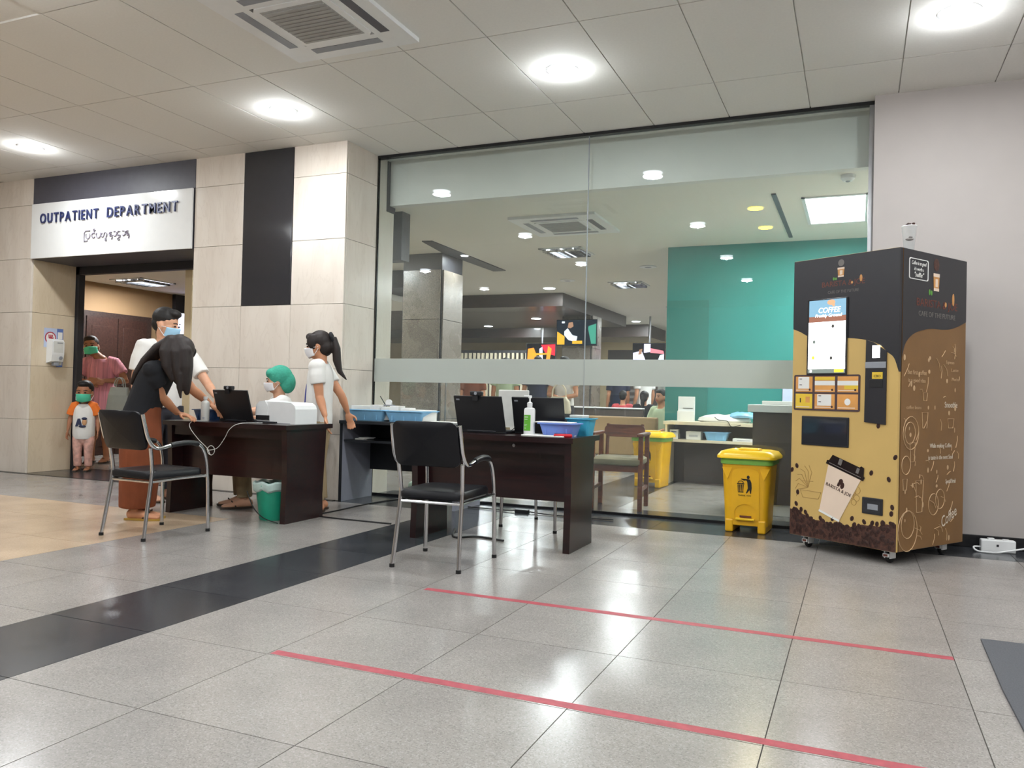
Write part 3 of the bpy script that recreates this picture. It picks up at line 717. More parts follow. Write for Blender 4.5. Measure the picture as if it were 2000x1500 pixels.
# white document screen behind the two laptops
t = thing('monitor', 'white backed screen standing between the two laptops', 'monitor', (-2.28, 5.36, .735), R(3))
G().box(-.115, .115, -.012, .012, .03, .3, .006).obj('shell', 'offwhite_plastic', t); G().box(-.105, .105, .012, .014, .04, .29).obj('screen', 'black_gloss', t); G().box(-.02, .02, -.01, .01, .008, .05).obj('neck', 'offwhite_plastic', t); G().box(-.09, .09, -.06, .06, 0, .008, .003).obj('base', 'offwhite_plastic', t)
tag(G().tube(spline([(-2.2, 5.33, .93), (-2.17, 5.25, .9), (-2.16, 5.2, .85), (-2.17, 5.14, .78), (-2.2, 5.1, .74)]), .003, 6).obj('cable', 'cable_black'), 'thin black cable dropping between white screen and laptop', 'cable')
# sanitizer pump bottles
t = thing('sanitizer_bottle', 'white pump bottle with green label on the laptop desk', 'bottle', (-2.005, 4.99, .735), R(10))
G().quad_strip([[(px, py, z) for px, py in rrect(-.036 * f, .036 * f, -.024 * f, .024 * f, .012)] for f, z in ((.9, 0), (1, .006), (1, .165), (.9, .178), (.45, .185))]).obj('bottle_body', 'white_plastic', t, smooth=True)
G().box(-.032, .012, -.0252, -.0235, .03, .135).obj('label', 'green_label', t)
for k, (a, b) in enumerate(((.118, .123), (.104, .107), (.07, .072), (.062, .064), (.045, .049))): G().box(-.028, -.005 - .003 * k, -.0256, -.025, a, b).obj('label_line', 'paper', t)
G().lathe([(.015, .185), (.018, .19), (.018, .215), (.007, .222)], n=16).obj('pump_collar', 'white_plastic', t, smooth=True)
pg = G().lathe([(.006, .22), (.006, .245), (.012, .246), (.012, .256)], n=14).box(-.04, .012, -.008, .008, .254, .264, .003); pg.obj('pump_head', 'white_plastic', t)
t = thing('sanitizer_bottle', 'plain grey white bottle on the nurses desk', 'bottle', (-4.755, 4.93, .735))
G().lathe([(.03, 0), (.033, .005), (.033, .14), (.028, .155), (.012, .165), (.012, .175)], n=20).obj('bottle_body', 'offwhite_plastic', t, smooth=True); G().lathe([(.016, .172), (.016, .195)], n=16).obj('cap', 'white_plastic', t); G().box(.002, .026, -.036, -.031, .02, .032).obj('print', 'paper_print', t)
# plastic baskets
def basket(name, label, loc, rz, l, w_, h, m, group='blue plastic trays and baskets'):
    t = thing(name, label, 'basket', loc, rz, group); k = .8
    outer = [[(px * f, py * f, z) for px, py in rrect(-l / 2, l / 2, -w_ / 2, w_ / 2, .025)] for f, z in ((k, 0), (1, h))]
    inner = [[(px * f, py * f, z) for px, py in rrect(-l / 2 + .006, l / 2 - .006, -w_ / 2 + .006, w_ / 2 - .006, .02)] for f, z in ((1, h), (k, .006))]
    G().quad_strip(outer + inner).obj('tray', m, t, smooth=True)
    G().quad_strip([[(px, py, z) for px, py in rrect(-l / 2 - e, l / 2 + e, -w_ / 2 - e, w_ / 2 + e, .03)] for e, z in ((-.001, h - .006), (.012, h - .005), (.012, h + .002), (-.004, h + .003))], caps=False).obj('rim', m, t, smooth=True)
    for s_ in (-1, 1):
        for q in (-.3, 0, .3): G().prism([(q * l - .006, .012), (q * l + .006, .012), (q * l + .006, h - .01), (q * l - .006, h - .01)], .004, s_ * w_ * .45 - .002, 'xz').obj('rib', m, t)
    return t
basket('plastic_basket', 'light blue tray of papers at the left end of the side table', (-4.1, 6.33, .735), 0, .42, .3, .1, 'blue_plastic')
basket('plastic_basket', 'light blue tray of papers, second on the side table', (-3.69, 6.33, .735), 0, .4, .3, .098, 'blue_plastic')
basket('plastic_basket', 'dark blue tray at the left end of the nurses desk', (-4.9, 5.17, .735), 0, .24, .22, .085, 'deep_blue_plastic')
basket('plastic_basket', 'violet blue tray in front on the laptop desk', (-1.80, 5.03, .735), 0, .24, .19, .085, 'violet_blue_plastic')
basket('plastic_basket', 'turquoise tray behind on the laptop desk', (-1.735, 5.27, .735), R(4), .17, .2, .115, 'cyan_plastic')
def pack(name, label, cat, loc, rz, sx, sy, sz, m, print_=None, group=None):
    t = thing(name, label, cat, loc, rz, group)
    G().box(-sx / 2, sx / 2, -sy / 2, sy / 2, 0, sz, min(.003, sz / 4), 1).obj('body', m, t)
    if print_: G().box(-sx * .3, sx * .3, -sy / 2 - .001, -sy / 2 + .001, sz * .35, sz * .6).obj('print', print_, t)
    return t
pack('index_card_box', 'white row of record cards standing in the left blue tray', 'papers', (-4.17, 6.33, .745), R(2), .2, .2, .125, 'paper', 'paper_print')
for k in range(4): pack('glove_box', 'white glove box with print in the left blue tray, number %s from the column' % ('first', 'second', 'third', 'fourth')[k] if False else ('white carton in the blue trays, %s from the column' % ('first', 'second', 'third', 'fourth')[k]), 'box', (-4.02 + .1 * k, 6.3 + .02 * (k % 2), .745), R(3 * k), .09, .14, (.135, .12, .13, .115)[k], 'paper', ('dark_plastic', 'paper_print', 'paper_print', 'paper_print')[k], 'cartons in the blue trays')
pack('paper_stack', 'loose white sheets in the second blue tray', 'papers', (-3.6, 6.34, .745), R(-8), .21, .2, .1, 'paper')
tag(G().tube([(-3.97, 6.36, .86), (-4.03, 6.34, .96)], .004, 8).obj('pen', 'dark_plastic'), 'slanting pen sticking up from the blue tray', 'pen')
t = thing('tape_dispenser', 'small clear white dispenser on top of the tray papers', 'dispenser', (-3.93, 6.33, .872)); G().lathe([(.03, -.012), (.03, .012)], c=(0, 0, .03), axis='y').obj('roll', 'white_plastic', t); G().box(-.05, .06, -.016, .016, 0, .012, .003).obj('base', 'grey_plastic', t)
pack('paper_stack', 'white papers lying on the side table behind the chair', 'papers', (-3.36, 6.3, .735), R(5), .24, .3, .012, 'paper')
pack('paper_stack', 'papers under the red pouch on the laptop desk', 'papers', (-1.86, 4.97, .735), R(-6), .3, .21, .008, 'paper')
t = thing('pencil_pouch', 'shiny red pouch at the front right corner of the laptop desk', 'pouch', (-1.735, 4.9, .735), R(22)); G().box(-.06, .06, -.028, .028, 0, .022, .01).obj('pouch', 'red_plastic', t); G().box(-.055, .055, -.003, .003, .0215, .024).obj('zip', 'charcoal_dark', t)
pack('notebook', 'white card lying across the violet tray', 'paper', (-1.83, 5.02, .823), R(4), .25, .15, .006, 'paper')
pack('notebook', 'white pad on the turquoise tray', 'paper', (-1.75, 5.27, .853), R(-10), .1, .1, .02, 'offwhite_plastic')
pack('paper_stack', 'white papers by the bending woman on the nurses desk', 'papers', (-4.82, 5.12, .825), R(12), .2, .15, .01, 'paper')
# printer
t = thing('label_printer', 'rounded white printer on the nurses desk', 'printer', (-4.15, 5.17, .735), R(-3))
PS = .8
pr = [(-.25, 0), (.25, 0), (.25, .12), (.235, .15), (.19, .172), (-.12, .178), (-.19, .17), (-.235, .14), (-.25, .1)]
pr = [(a * PS, b * .95) for a, b in pr]
G().prism(pr, .25, -.125, 'xz').obj('housing', 'white_plastic', t)
G().prism([(a * PS, b * .95) for a, b in ((-.252, .06), (-.1, .06), (-.1, .15), (-.13, .185), (-.2, .178), (-.245, .145))], .262, -.131, 'xz').obj('lid', 'white_plastic', t)
G().box(-.19, -.06, -.135, -.126, .025, .06).obj('paper_slot', 'black_plastic', t); G().box(-.19, .02, -.15, -.06, .003, .014).obj('tray', 'dark_plastic', t); G().box(-.16, .15, -.127, -.124, .0, .004).obj('foot', 'grey_plastic', t)
# white cable looped over the desk front
cp = [(-4.72, 4.93, .74), (-4.755, 4.8, .735), (-4.755, 4.775, .69), (-4.68, 4.79, .6), (-4.6, 4.8, .535)]
lo_ = [(-4.56 + .035 * math.cos(R(180 + 40 * k)), 4.80, .52 + .035 * math.sin(R(180 + 40 * k))) for k in range(19)]
cp2 = [(-4.5, 4.8, .54), (-4.42, 4.79, .62), (-4.36, 4.775, .69), (-4.28, 4.79, .735), (-4.2, 4.95, .74)]
tag(G().tube(spline(cp + lo_[2:] + cp2, 5), .0027, 7).obj('cable', 'cable_white', smooth=True), 'white cable hanging in a coil over the nurses desk front', 'cable')
# bucket under the desk
t = thing('waste_bucket', 'green plastic bucket with bin liner under the nurses desk', 'bucket', (-4.13, 5.02, 0))
G().lathe([(.1, 0), (.105, .01), (.135, .25), (.14, .262), (.146, .262), (.146, .275), (.133, .275), (.128, .25), (.1, .012)], n=28).obj('pail', 'green_plastic', t, smooth=True)
g = G(); rings = []
for r_, z in ((.136, .22), (.152, .235), (.155, .28), (.14, .292), (.11, .27)):
    rings.append([((r_ + .008 * math.sin(5 * a) * math.cos(3 * a)) * math.cos(a), (r_ + .008 * math.sin(5 * a)) * math.sin(a), z + .008 * math.sin(7 * a)) for a in [2 * math.pi * k / 32 for k in range(32)]])
g.quad_strip(rings, caps=False).obj('liner', 'bin_bag', t, smooth=True)
tag(G().tube(spline([(-4.27, 4.88, .22), (-4.2, 4.875, .1), (-4.1, 4.87, .03), (-3.93, 4.83, .008)]), .004, 6).obj('cable', 'cable_black', smooth=True), 'black cable across the green bucket', 'cable')
# floor cables
tag(G().tube(spline([(-3.97, 5.32, .006), (-3.955, 5.6, .006), (-3.97, 6.0, .006), (-3.95, 6.3, .006), (-3.9, 6.6, .006)]), .006, 6).obj('cable', 'cable_black'), 'black cable on the floor running from the nurse to the glass', 'cable')
tag(G().tube(spline([(-3.9, 5.28, .006), (-3.7, 5.262, .006), (-3.45, 5.262, .006), (-3.22, 5.26, .006)]), .006, 6).obj('cable', 'cable_black'), 'black cable on the floor running to the dark stripe', 'cable')
tag(G().tube(spline([(-2.7, 5.3, .006), (-2.55, 5.0, .006), (-2.42, 5.1, .006), (-2.2, 5.05, .006)]), .008, 6).obj('cable', 'cable_black'), 'black cable on the floor beneath the laptop desk', 'cable')
t = thing('power_adapter', 'black power adapter on its cord along the glass behind the laptop desk', 'adapter', (-2.6, 6.35, 0), 0)
G().box(-.06, .06, -.025, .025, 0, .03, .004).obj('brick', 'black_plastic', t); G().tube(spline([(-.06, 0, .015), (-.3, .02, .008), (-.7, .05, .008)]), .005, 6).tube(spline([(.06, 0, .015), (.3, -.02, .008), (.8, 0, .008)]), .005, 6).obj('cord', 'cable_black', t)

# ================================================================== wall dispenser
t = thing('sanitizer_dispenser', 'white wall dispenser with hand hygiene poster on the doorway jamb', 'dispenser', (-8.507, 6.43, 1.24), 0)
# hangs on the jamb (facing +x)
bd = G().prism([(0, .0), (.085, .02), (.1, .1), (.1, .24), (.08, .27), (0, .28)], .15, -.075, 'xz')
bmesh.ops.transform(bd.bm, matrix=Matrix.Identity(4), verts=bd.bm.verts); bd.obj('housing', 'white_plastic', t)
G().box(.1, .102, -.06, .06, .12, .25).obj('cover', 'offwhite_plastic', t); G().box(.1, .104, -.015, .05, .225, .235).obj('badge', 'grey_plastic', t); G().lathe([(.02, 0), (.02, .012)], c=(.098, .03, .06), axis='x', n=16).obj('sensor', 'grey_plastic', t); G().box(.03, .08, -.03, .03, -.03, .01, .004).obj('nozzle', 'grey_plastic', t)
t2 = thing('hygiene_poster', 'blue and white hand hygiene poster above the wall dispenser', 'poster', (-8.507, 6.42, 1.3), 0)
mat('poster_blue', '5f78b8', .6); mat('poster_pale', 'b9c4dd', .6); mat('poster_red', 'a83a4a', .6)
G().box(0, .002, -.1, .06, .12, .34).obj('sheet', 'poster_pale', t2); G().box(0, .002, .06, .14, -.1, .34).obj('side_strip', 'poster_blue', t2)
for k in range(4): G().box(.002, .003, .07, .13, -.08 + .1 * k, -.0 + .1 * k).obj('step_picture', 'paper', t2)
G().lathe([(.07, .002), (.07, .003)], c=(0, -.02, .23), axis='x', n=24).obj('ring', 'poster_red', t2); G().lathe([(.056, .003), (.056, .004)], c=(0, -.02, .23), axis='x', n=24).obj('disc', 'paper', t2)
g = G(); g.ell((.004, -.02, .215), (.002, .022, .028))
for q in (-.018, -.006, .006, .018): g.tube([(.004, -.02 + q, .22), (.004, -.02 + q * 1.3, .265)], .005, 6)
g.tube([(.004, .0, .215), (.004, .018, .235)], .005, 6); g.obj('hand_symbol', 'poster_red', t2)
# ================================================================== coffee vending machine
mat('vend_tan', 'cbaa68', .35, var=.05, scale=3); mat('vend_kraft', '7d5b34', .45, var=.08, scale=6); mat('vend_black', '26262b', .35, var=.04)
mat('vend_brown', '4a2c22', .5, var=.5, scale=70); mat('bean', '3a2019', .4, var=.2); mat('bean_crease', '1a0d0a', .5); mat('chalk', 'c2a27c', .6, var=.1); mat('chalk_white', 'd8cbb8', .6)
mat('cup_cream', 'e3cdb8', .4, var=.04, scale=4); mat('cup_lid_print', '241c1b', .2); mat('logo_red', '6a3526', .5); mat('logo_grey', '6f6a66', .5); mat('logo_gold', 'c78f52', .5); mat('logo_green', '5c9a3c', .5)
mat('sketch_line', 'a8864e', .6); mat('dark_frame', '4b3a3e', .4); mat('price_orange', 'd99a52', .5, var=.12, scale=8); mat('price_yellow', 'e2bf3a', .5)
emis('screen_white', 'ffffff', 2.2); emis('screen_header', '7fa6bd', .9); emis('screen_brown', '9a6a58', .8); emis('screen_bar', '8f9a92', .6); emis('screen_yellow', 'f6e13a', 1.3); emis('screen_dark', '6a6a66', .5); emis('reader_light', 'ffffff', 3.5); emis('screen_skin', 'd9a27c', .9)
VW, VD, Z0, Z1 = .767, .80, .085, 1.971
vm = thing('vending_machine', 'tall black and tan coffee vending machine on casters', 'vending machine', (.232, 5.503, 0), R(-32.308))
# local frame: origin front right corner, x from -VW (left) to 0, front faces -y, depth +y
G().box(-VW, 0, .025, VD, Z0, Z1, .004).obj('cabinet', 'vend_black', vm)
door = G().box(-VW, 0, 0, .024, Z0, Z1, .004).obj('front_door', 'vend_tan', vm)
def fx(u): return u - VW
def wavepts(pts, n=6): return [(p.x, p.y) for p in spline([(a, b, 0) for a, b in pts], n)]
# black printed top of the door with its wavy lower edge
wv = wavepts([(0, 1.502), (.06, 1.478), (.126, 1.446), (.25, 1.425), (.414, 1.423), (.548, 1.404), (.64, 1.37), (.69, 1.324), (.735, 1.285), (.767, 1.2)])
G().prism([(fx(u), z) for u, z in wv] + [(0, Z1 - .002), (-VW, Z1 - .002)], .0012, -.0012).obj('wave_print', 'vend_black', door)
G().box(-.001, .0012, .0, .025, 1.2, Z1 - .002).obj('wave_print', 'vend_black', door)
# side: kraft print with black wave above
side = G().box(0, .004, .026, VD - .002, Z0 + .004, Z1 - .004).obj('side_panel', 'vend_kraft', vm)
ws = wavepts([(.026, 1.29), (.05, 1.36), (.09, 1.405), (.16, 1.445), (.253, 1.471), (.36, 1.487), (.502, 1.49), (.6, 1.5), (.697, 1.524), (.798, 1.559)])
G().prism([(u, z) for u, z in ws] + [(VD - .002, Z1 - .004), (.026, Z1 - .004)], .0012, .004, 'yz').obj('wave_print', 'vend_black', side)
# touch screen
sc_ = G().box(fx(.118), fx(.418), -.012, 0, 1.183, 1.692, .003).obj('touch_screen', 'black_gloss', vm)
def flat(name, m, u0, u1, z0, z1, y=-.0125, par=None): return G().box(fx(u0), fx(u1), y, y + .0012, z0, z1).obj(name, m, par or vm)
flat('screen_page', 'screen_white', .131, .408, 1.222, 1.537, par=sc_); flat('screen_footer', 'screen_bar', .129, .408, 1.195, 1.2215, par=sc_)
flat('screen_banner', 'screen_header', .133, .409, 1.575, 1.684, par=sc_); flat('screen_banner_base', 'screen_brown', .133, .409, 1.538, 1.5745, par=sc_); flat('screen_button', 'screen_yellow', .33, .398, 1.199, 1.218, -.0132, sc_); flat('screen_icon', 'screen_white', .145, .16, 1.2, 1.216, -.0132, sc_)
G().ell((fx(.30), -.0125, 1.665), (.03, .0015, .018)).tube([(fx(.3), -.0125, 1.665), (fx(.325), -.0125, 1.64)], .009, 6).obj('screen_picture', 'screen_skin', sc_)
for u, z, m_ in ((.315, 1.505, 'screen_dark'), (.175, 1.405, 'screen_bar'), (.17, 1.298, 'screen_yellow'), (.305, 1.294, 'screen_dark')): G().ell((fx(u), -.0128, z), (.011, .0012, .012), n=10, m=6).obj('screen_item', m_, sc_)
text('COFFEE', .05, 'screen_white', sc_, T((fx(.285), -.0145, 1.613)), width=.165, shear=.2); text('Freshly Ground', .03, 'screen_white', sc_, T((fx(.28), -.0145, 1.578)), width=.2, shear=.2)
# door logo and words
def logo(par, M_, s, red):
    g = G().ell((0, 0, .075), (.032, .0008, .03)).obj('logo_cap', 'logo_grey' if not red else 'vend_brown', par); g.matrix_local = M_
    g = G().prism([(-.028, -.05), (.028, -.05), (.036, .03), (-.036, .03)], .001, -.001).obj('logo_cup', 'logo_gold', par); g.matrix_local = M_
    g = G().box(-.036, .036, -.0016, -.001, .018, .034).box(-.03, .03, -.0016, -.001, -.05, -.036).box(-.012, .016, -.0016, -.001, -.03, .008).obj('logo_band', 'cup_cream', par); g.matrix_local = M_
    g = G().ell((-.075, 0, -.06), (.01, .0008, .014)).ell((-.052, 0, -.062), (.009, .0008, .012)).obj('logo_leaf', 'logo_green', par); g.matrix_local = M_
    g = G().ell((.115, 0, -.108), (.011, .0008, .012)).ell((.205, 0, -.078), (.014, .0008, .03)).obj('logo_bean', 'logo_gold', par); g.matrix_local = M_
Mf = T((fx(.361), -.002, 1.865)) @ Matrix.Diagonal((.7, 1, .75, 1)); logo(door, Mf, 1, False)
text('BARISTA & JOE', .05, 'logo_red', door, T((fx(.375), -.0018, 1.785)), width=.31); text('CAFE OF THE FUTURE', .028, 'logo_grey', door, T((fx(.378), -.0018, 1.731)), width=.225)
Ms = Matrix.Rotation(R(90), 4, 'Z')
logo(side, T((.0062, .41, 1.80)) @ Ms @ Matrix.Diagonal((1.05, 1, 1.35, 1)), 1, True)
text('BARISTA & JOE', .07, 'logo_red', side, T((.0058, .43, 1.645)) @ Ms, width=.5); text('CAFE OF THE FUTURE', .045, 'logo_grey', side, T((.0058, .43, 1.575)) @ Ms, width=.45)
# chalk board sticker
stk = G().quad_strip([[(x_, .2 + (px), 1.851 + pz) for px, pz in rrect(-.113 * f, .113 * f, -.066 * f, .066 * f, .014)] for f, x_ in ((1, .005), (1, .0068), (.93, .0068), (.93, .005))], caps=False).obj('sticker_frame', 'paper', side)
text('Coffee is so good', .034, 'paper', side, T((.0062, .2, 1.888)) @ Ms, width=.17, shear=.25); text("it's worth a", .032, 'paper', side, T((.0062, .2, 1.851)) @ Ms, width=.11, shear=.25); text('"selfie"', .042, 'paper', side, T((.0062, .2, 1.815)) @ Ms, width=.11, shear=.25)
# chalk drawings on the side
def ring_(g, u, z, r, e=1.0, th=.0025): g.tube([(.0055, u + r * math.cos(a), z + r * e * math.sin(a)) for a in [2 * math.pi * k / 18 for k in range(18)]], th, 5, closed=True)
g = G()
for u, z, r in ((.12, .25, .075), (.12, .21, .11), (.13, .82, .06), (.14, .82, .09), (.09, .62, .05), (.42, .36, .06), (.5, .39, .055)): ring_(g, u, z, r, 1.15)
for u, z, w_, h in ((.16, .7, .06, .12), (.08, .5, .05, .07), (.3, .9, .07, .1), (.25, .42, .09, .2), (.62, .88, .08, .06), (.3, 1.05, .05, .05)):
    g.tube([(.0055, u - w_ / 2, z + h / 2), (.0055, u - w_ * .35, z - h / 2), (.0055, u + w_ * .35, z - h / 2), (.0055, u + w_ / 2, z + h / 2)], .0025, 5, closed=True)
random.seed(3)
for k in range(46):
    u, z, a, l_ = random.uniform(.05, .74), random.uniform(.12, 1.38), random.uniform(0, 3.1), random.uniform(.015, .05)
    g.tube([(.0055, u - l_ * math.cos(a), z - l_ * math.sin(a)), (.0055, u + .01, z + .008), (.0055, u + l_ * math.cos(a), z + l_ * math.sin(a))], .0022, 5)
for k in range(30):
    u, z = random.uniform(.05, .74), random.uniform(.12, 1.36); g.ell((.0055, u, z), (.0012, random.uniform(.006, .014), random.uniform(.01, .02)), n=8, m=5)
g.obj('chalk_drawing', 'chalk', side)['kind'] = 'stuff'
for s_, u, z, w_, h in (('But first coffee', .2, 1.2, .22, .04), ('is a good idea', .2, 1.15, .2, .035), ('Smoothie', .62, 1.0, .16, .055), ('Espresso', .6, 1.28, .1, .03), ('Latte', .66, 1.23, .09, .03), ('Mocha', .67, 1.17, .09, .03), ('coffee beans', .17, .98, .17, .03), ('While making Coffee', .5, .735, .27, .04), ('is taste in the next Soul', .5, .66, .3, .04), ('Special Break', .63, .5, .13, .04)):
    text(s_, h, 'chalk_white' if z < .8 or s_ == 'Smoothie' else 'chalk', side, T((.0058, u, z)) @ Ms, width=w_)
text('Coffee', .1, 'chalk_white', side, T((.0058, .61, .265)) @ Ms @ Matrix.Rotation(R(-22), 4, 'Y'), width=.2, shear=.3)
# payment column
pc = G().prism([(fx(u), z) for u, z in ((.547, .88), (.552, 1.403), (.60, 1.387), (.69, 1.327), (.69, .868))], .009, -.009).obj('payment_panel', 'vend_black', vm)
flat('reader_window', 'reader_light', .597, .647, 1.288, 1.366, -.0105, pc); G().box(fx(.551), fx(.69), -.014, -.009, 1.222, 1.262, .002).obj('card_bar', 'grey_plastic', pc)
flat('note_label', 'price_yellow', .597, .668, 1.155, 1.197, -.0105, pc); G().box(fx(.58), fx(.67), -.012, -.009, 1.1, 1.15, .002).obj('note_slot', 'black_plastic', pc); text('CBO', .022, 'bin_print', pc, T((fx(.632), -.0112, 1.172)))
# six product pictures in a dark frame
gf = G().prism([(fx(a), b) for a, b in rrect(.017, .512, .943, 1.184, .012)], .004, -.004).obj('picture_frame', 'dark_frame', vm)
cells = [(.032, .163), (.182, .333), (.352, .5)]
for r_, (z0, z1) in enumerate(((1.068, 1.172), (.955, 1.055))):
    for c_, (u0, u1) in enumerate(cells):
        p = flat('picture', 'price_yellow' if (r_, c_) == (1, 0) else 'price_orange', u0, u1, z0, z1, -.0052, gf)
        if (r_, c_) in ((0, 0), (1, 1)):
            flat('picture_card', 'paper', u0 + .02, u1 - .025, z0 + .022, z1 - .002, -.0062, p)
            for q in range(2): flat('picture_line', 'bin_print', u0 + .03, u0 + .05, z0 + .045 + .04 * q, z0 + .05 + .04 * q, -.0068, p)
        elif r_ == 0: flat('picture_card', 'paper', u0, u1, z0 + .045, z0 + .075, -.0062, p); flat('picture_band', 'price_yellow', u0 + (.0 if c_ == 1 else .05), u1, z0 + (.08 if c_ == 1 else .02), z0 + (.1 if c_ == 1 else .045), -.0062, p)
        elif c_ == 2: G().ell((fx((u0 + u1) / 2), -.0055, (z0 + z1) / 2), (.022, .001, .022), n=14, m=8).obj('picture_cup', 'paper', p)
        else: flat('picture_mark', 'bin_print', u0 + .035, u0 + .043, z0 + .04, z0 + .07, -.0062, p); flat('picture_card', 'price_orange', u0 + .08, u0 + .112, z0 + .04, z0 + .08, -.0062, p)
        flat('picture_caption', 'cup_cream', u0 + .005, u1 - .02, z0 + .008, z0 + .014, -.0062, p)
        if (r_, c_) not in ((1, 0), (1, 2)): G().ell((fx(u1 - .02), -.006, z0 + .015), (.008, .001, .008), n=8, m=5).obj('picture_bean', 'bean', p)
# dispensing hatch and coin tray, real recesses
def hatch(u0, u1, z0, z1, par, glass=True):
    h = G().box(fx(u0), fx(u1), -.006, -.001, z0, z1, .004).obj('hatch_frame', 'vend_black', par)
    G().box(fx(u0) + .012, fx(u1) - .012, -.0075, -.006, z0 + .012, z1 - .012).obj('hatch_window' if glass else 'hatch_flap', 'black_gloss', h); return h
hatch(.085, .439, .708, .904, vm)
h = hatch(.541, .68, .300, .404, vm, False); G().box(fx(.58), fx(.65), -.0095, -.0075, .33, .365).obj('coin_flap', 'grey_plastic', h)
# big printed cup
cupm = T((fx(.37), -.002, .43)) @ Matrix.Rotation(R(19), 4, 'Y')
def putm(o, m_): o.matrix_local = m_; return o
cupp = putm(G().prism([(-.082, -.19), (.074, -.19), (.125, .13), (-.125, .13)], .0012, -.0012).obj('cup_print', 'cup_cream', door), cupm)
putm(G().prism([(-.084, -.197), (.076, -.197), (.078, -.183), (-.085, -.183)], .001, -.0024).obj('cup_foot_print', 'paper', door), cupm)
putm(G().prism([(-.142, .125), (.142, .125), (.145, .15), (.135, .155), (.12, .205), (.098, .21), (.09, .198), (-.115, .198), (-.128, .155), (-.142, .15)], .001, -.0026).obj('cup_lid_print', 'cup_lid_print', door), cupm)
putm(G().box(-.06, -.035, -.0032, -.0026, .155, .195).box(.075, .095, -.0032, -.0026, .155, .19).box(-.12, .12, -.0032, -.0026, .138, .142).obj('cup_lid_shine', 'logo_grey', door), cupm)
text('BARISTA & JOE', .03, 'bean', door, cupm @ T((.0, -.0025, -.0)), width=.19)
putm(G().ell((-.0, -.0018, .055), (.016, .001, .02)).ell((.018, -.0018, .035), (.014, .001, .022)).box(-.018, .0, -.0024, -.0014, .02, .045).obj('cup_badge', 'bean', door), cupm)
# sketch lines round the cup
g = G()
for k in range(7):
    a = R(70 + 20 * k); g.tube([(fx(.14), -.0015, .42), (fx(.14) + .08 * math.cos(a), -.0015, .42 + .11 * math.sin(a)), (fx(.14) + .1 * math.cos(a + .3), -.0015, .42 + .15 * math.sin(a + .3))], .0015, 5)
for u, z, r_ in ((.47, .43, .025), (.5, .44, .025), (.46, .40, .02), (.5, .39, .02), (.48, .36, .018)): g.tube([(fx(u) + r_ * math.cos(b), -.0015, z + r_ * math.sin(b)) for b in [2 * math.pi * k / 12 for k in range(12)]], .0015, 5, closed=True)
g.tube([(fx(.08), -.0015, .40), (fx(.24), -.0015, .395), (fx(.22), -.0015, .35), (fx(.1), -.0015, .35)], .0018, 5, closed=True).tube([(fx(.09), -.0015, .46), (fx(.18), -.0015, .465)], .0015, 5)
g.obj('sketch_print', 'sketch_line', door)['kind'] = 'stuff'
# the heap of printed coffee beans and single beans
random.seed(11); top_ = []
for k in range(25): u = VW * k / 24; top_.append((fx(u), .235 + .03 * abs(u / VW - .45) * 2 - .045 * math.sin(math.pi * u / VW) + random.uniform(-.012, .012)))
G().prism([(-VW, Z0 + .002), (-.0, Z0 + .002)] + top_[::-1], .0012, -.0012).obj('bean_heap_print', 'vend_brown', door)
gb, gc = G(), G()
def bean(u, z, r_, a):
    rm = Matrix.Rotation(a, 3, 'Y'); gb.ell((fx(u), -.0018, z), (r_ * .72, .0018, r_), rm, n=10, m=6)
    d = rm @ V((0, 0, 1)); e = rm @ V((1, 0, 0)); gc.tube([V((fx(u), -.0036, z)) - d * r_ * .75 + e * r_ * .1, V((fx(u), -.0042, z)) - e * r_ * .1, V((fx(u), -.0036, z)) + d * r_ * .75 + e * r_ * .1], .0012, 5)
for k in range(150):
    u = random.uniform(.015, VW - .015); zt = .235 + .03 * abs(u / VW - .45) * 2 - .045 * math.sin(math.pi * u / VW)
    bean(u, random.uniform(Z0 + .02, zt + .012), random.uniform(.015, .02), random.uniform(-1.2, 1.2))
for u, z in ((.09, .265), (.125, .25), (.24, .225), (.33, .235), (.47, .255), (.555, .245), (.05, .3), (.61, .245), (.64, .86), (.598, .56), (.715, .53), (.06, .38), (.05, .56), (.012, .53), (.74, .36), (.735, .32), (.755, .67)): bean(u, z, .018, random.uniform(-.6, .6))
gb.obj('bean_print', 'bean', door)['kind'] = 'stuff'; gc.obj('bean_crease_print', 'bean_crease', door)['kind'] = 'stuff'
# casters
for x_, y_ in ((-VW + .09, .09), (-.09, .09), (-.09, VD - .09), (-VW + .09, VD - .09)):
    ct = G().box(x_ - .035, x_ + .035, y_ - .035, y_ + .035, Z0 - .012, Z0).box(x_ - .022, x_ - .014, y_ - .03, y_ + .03, .03, Z0 - .01).box(x_ + .014, x_ + .022, y_ - .03, y_ + .03, .03, Z0 - .01).obj('caster_fork', 'white_plastic', vm)
    G().lathe([(.03, -.012), (.034, -.006), (.034, .006), (.03, .012)], c=(x_, y_, .0342), axis='x', n=18).obj('caster_wheel', 'rubber', ct); G().box(x_ - .02, x_ + .02, y_ - .05, y_ - .034, .04, .062, .003).obj('brake_pedal', 'white_plastic', ct); G().box(x_ - .014, x_ + .014, y_ - .0512, y_ - .0495, .044, .058).obj('brake_label', 'logo_red', ct)
tag(G().tube(spline([(-.30, 6.3, 1.975), (-.3, 6.25, 1.985), (-.26, 6.2, 1.98), (-.2, 6.25, 1.975)]), .012, 8).obj('cable', 'cable_black'), 'short black cable lying on top of the vending machine', 'cable')
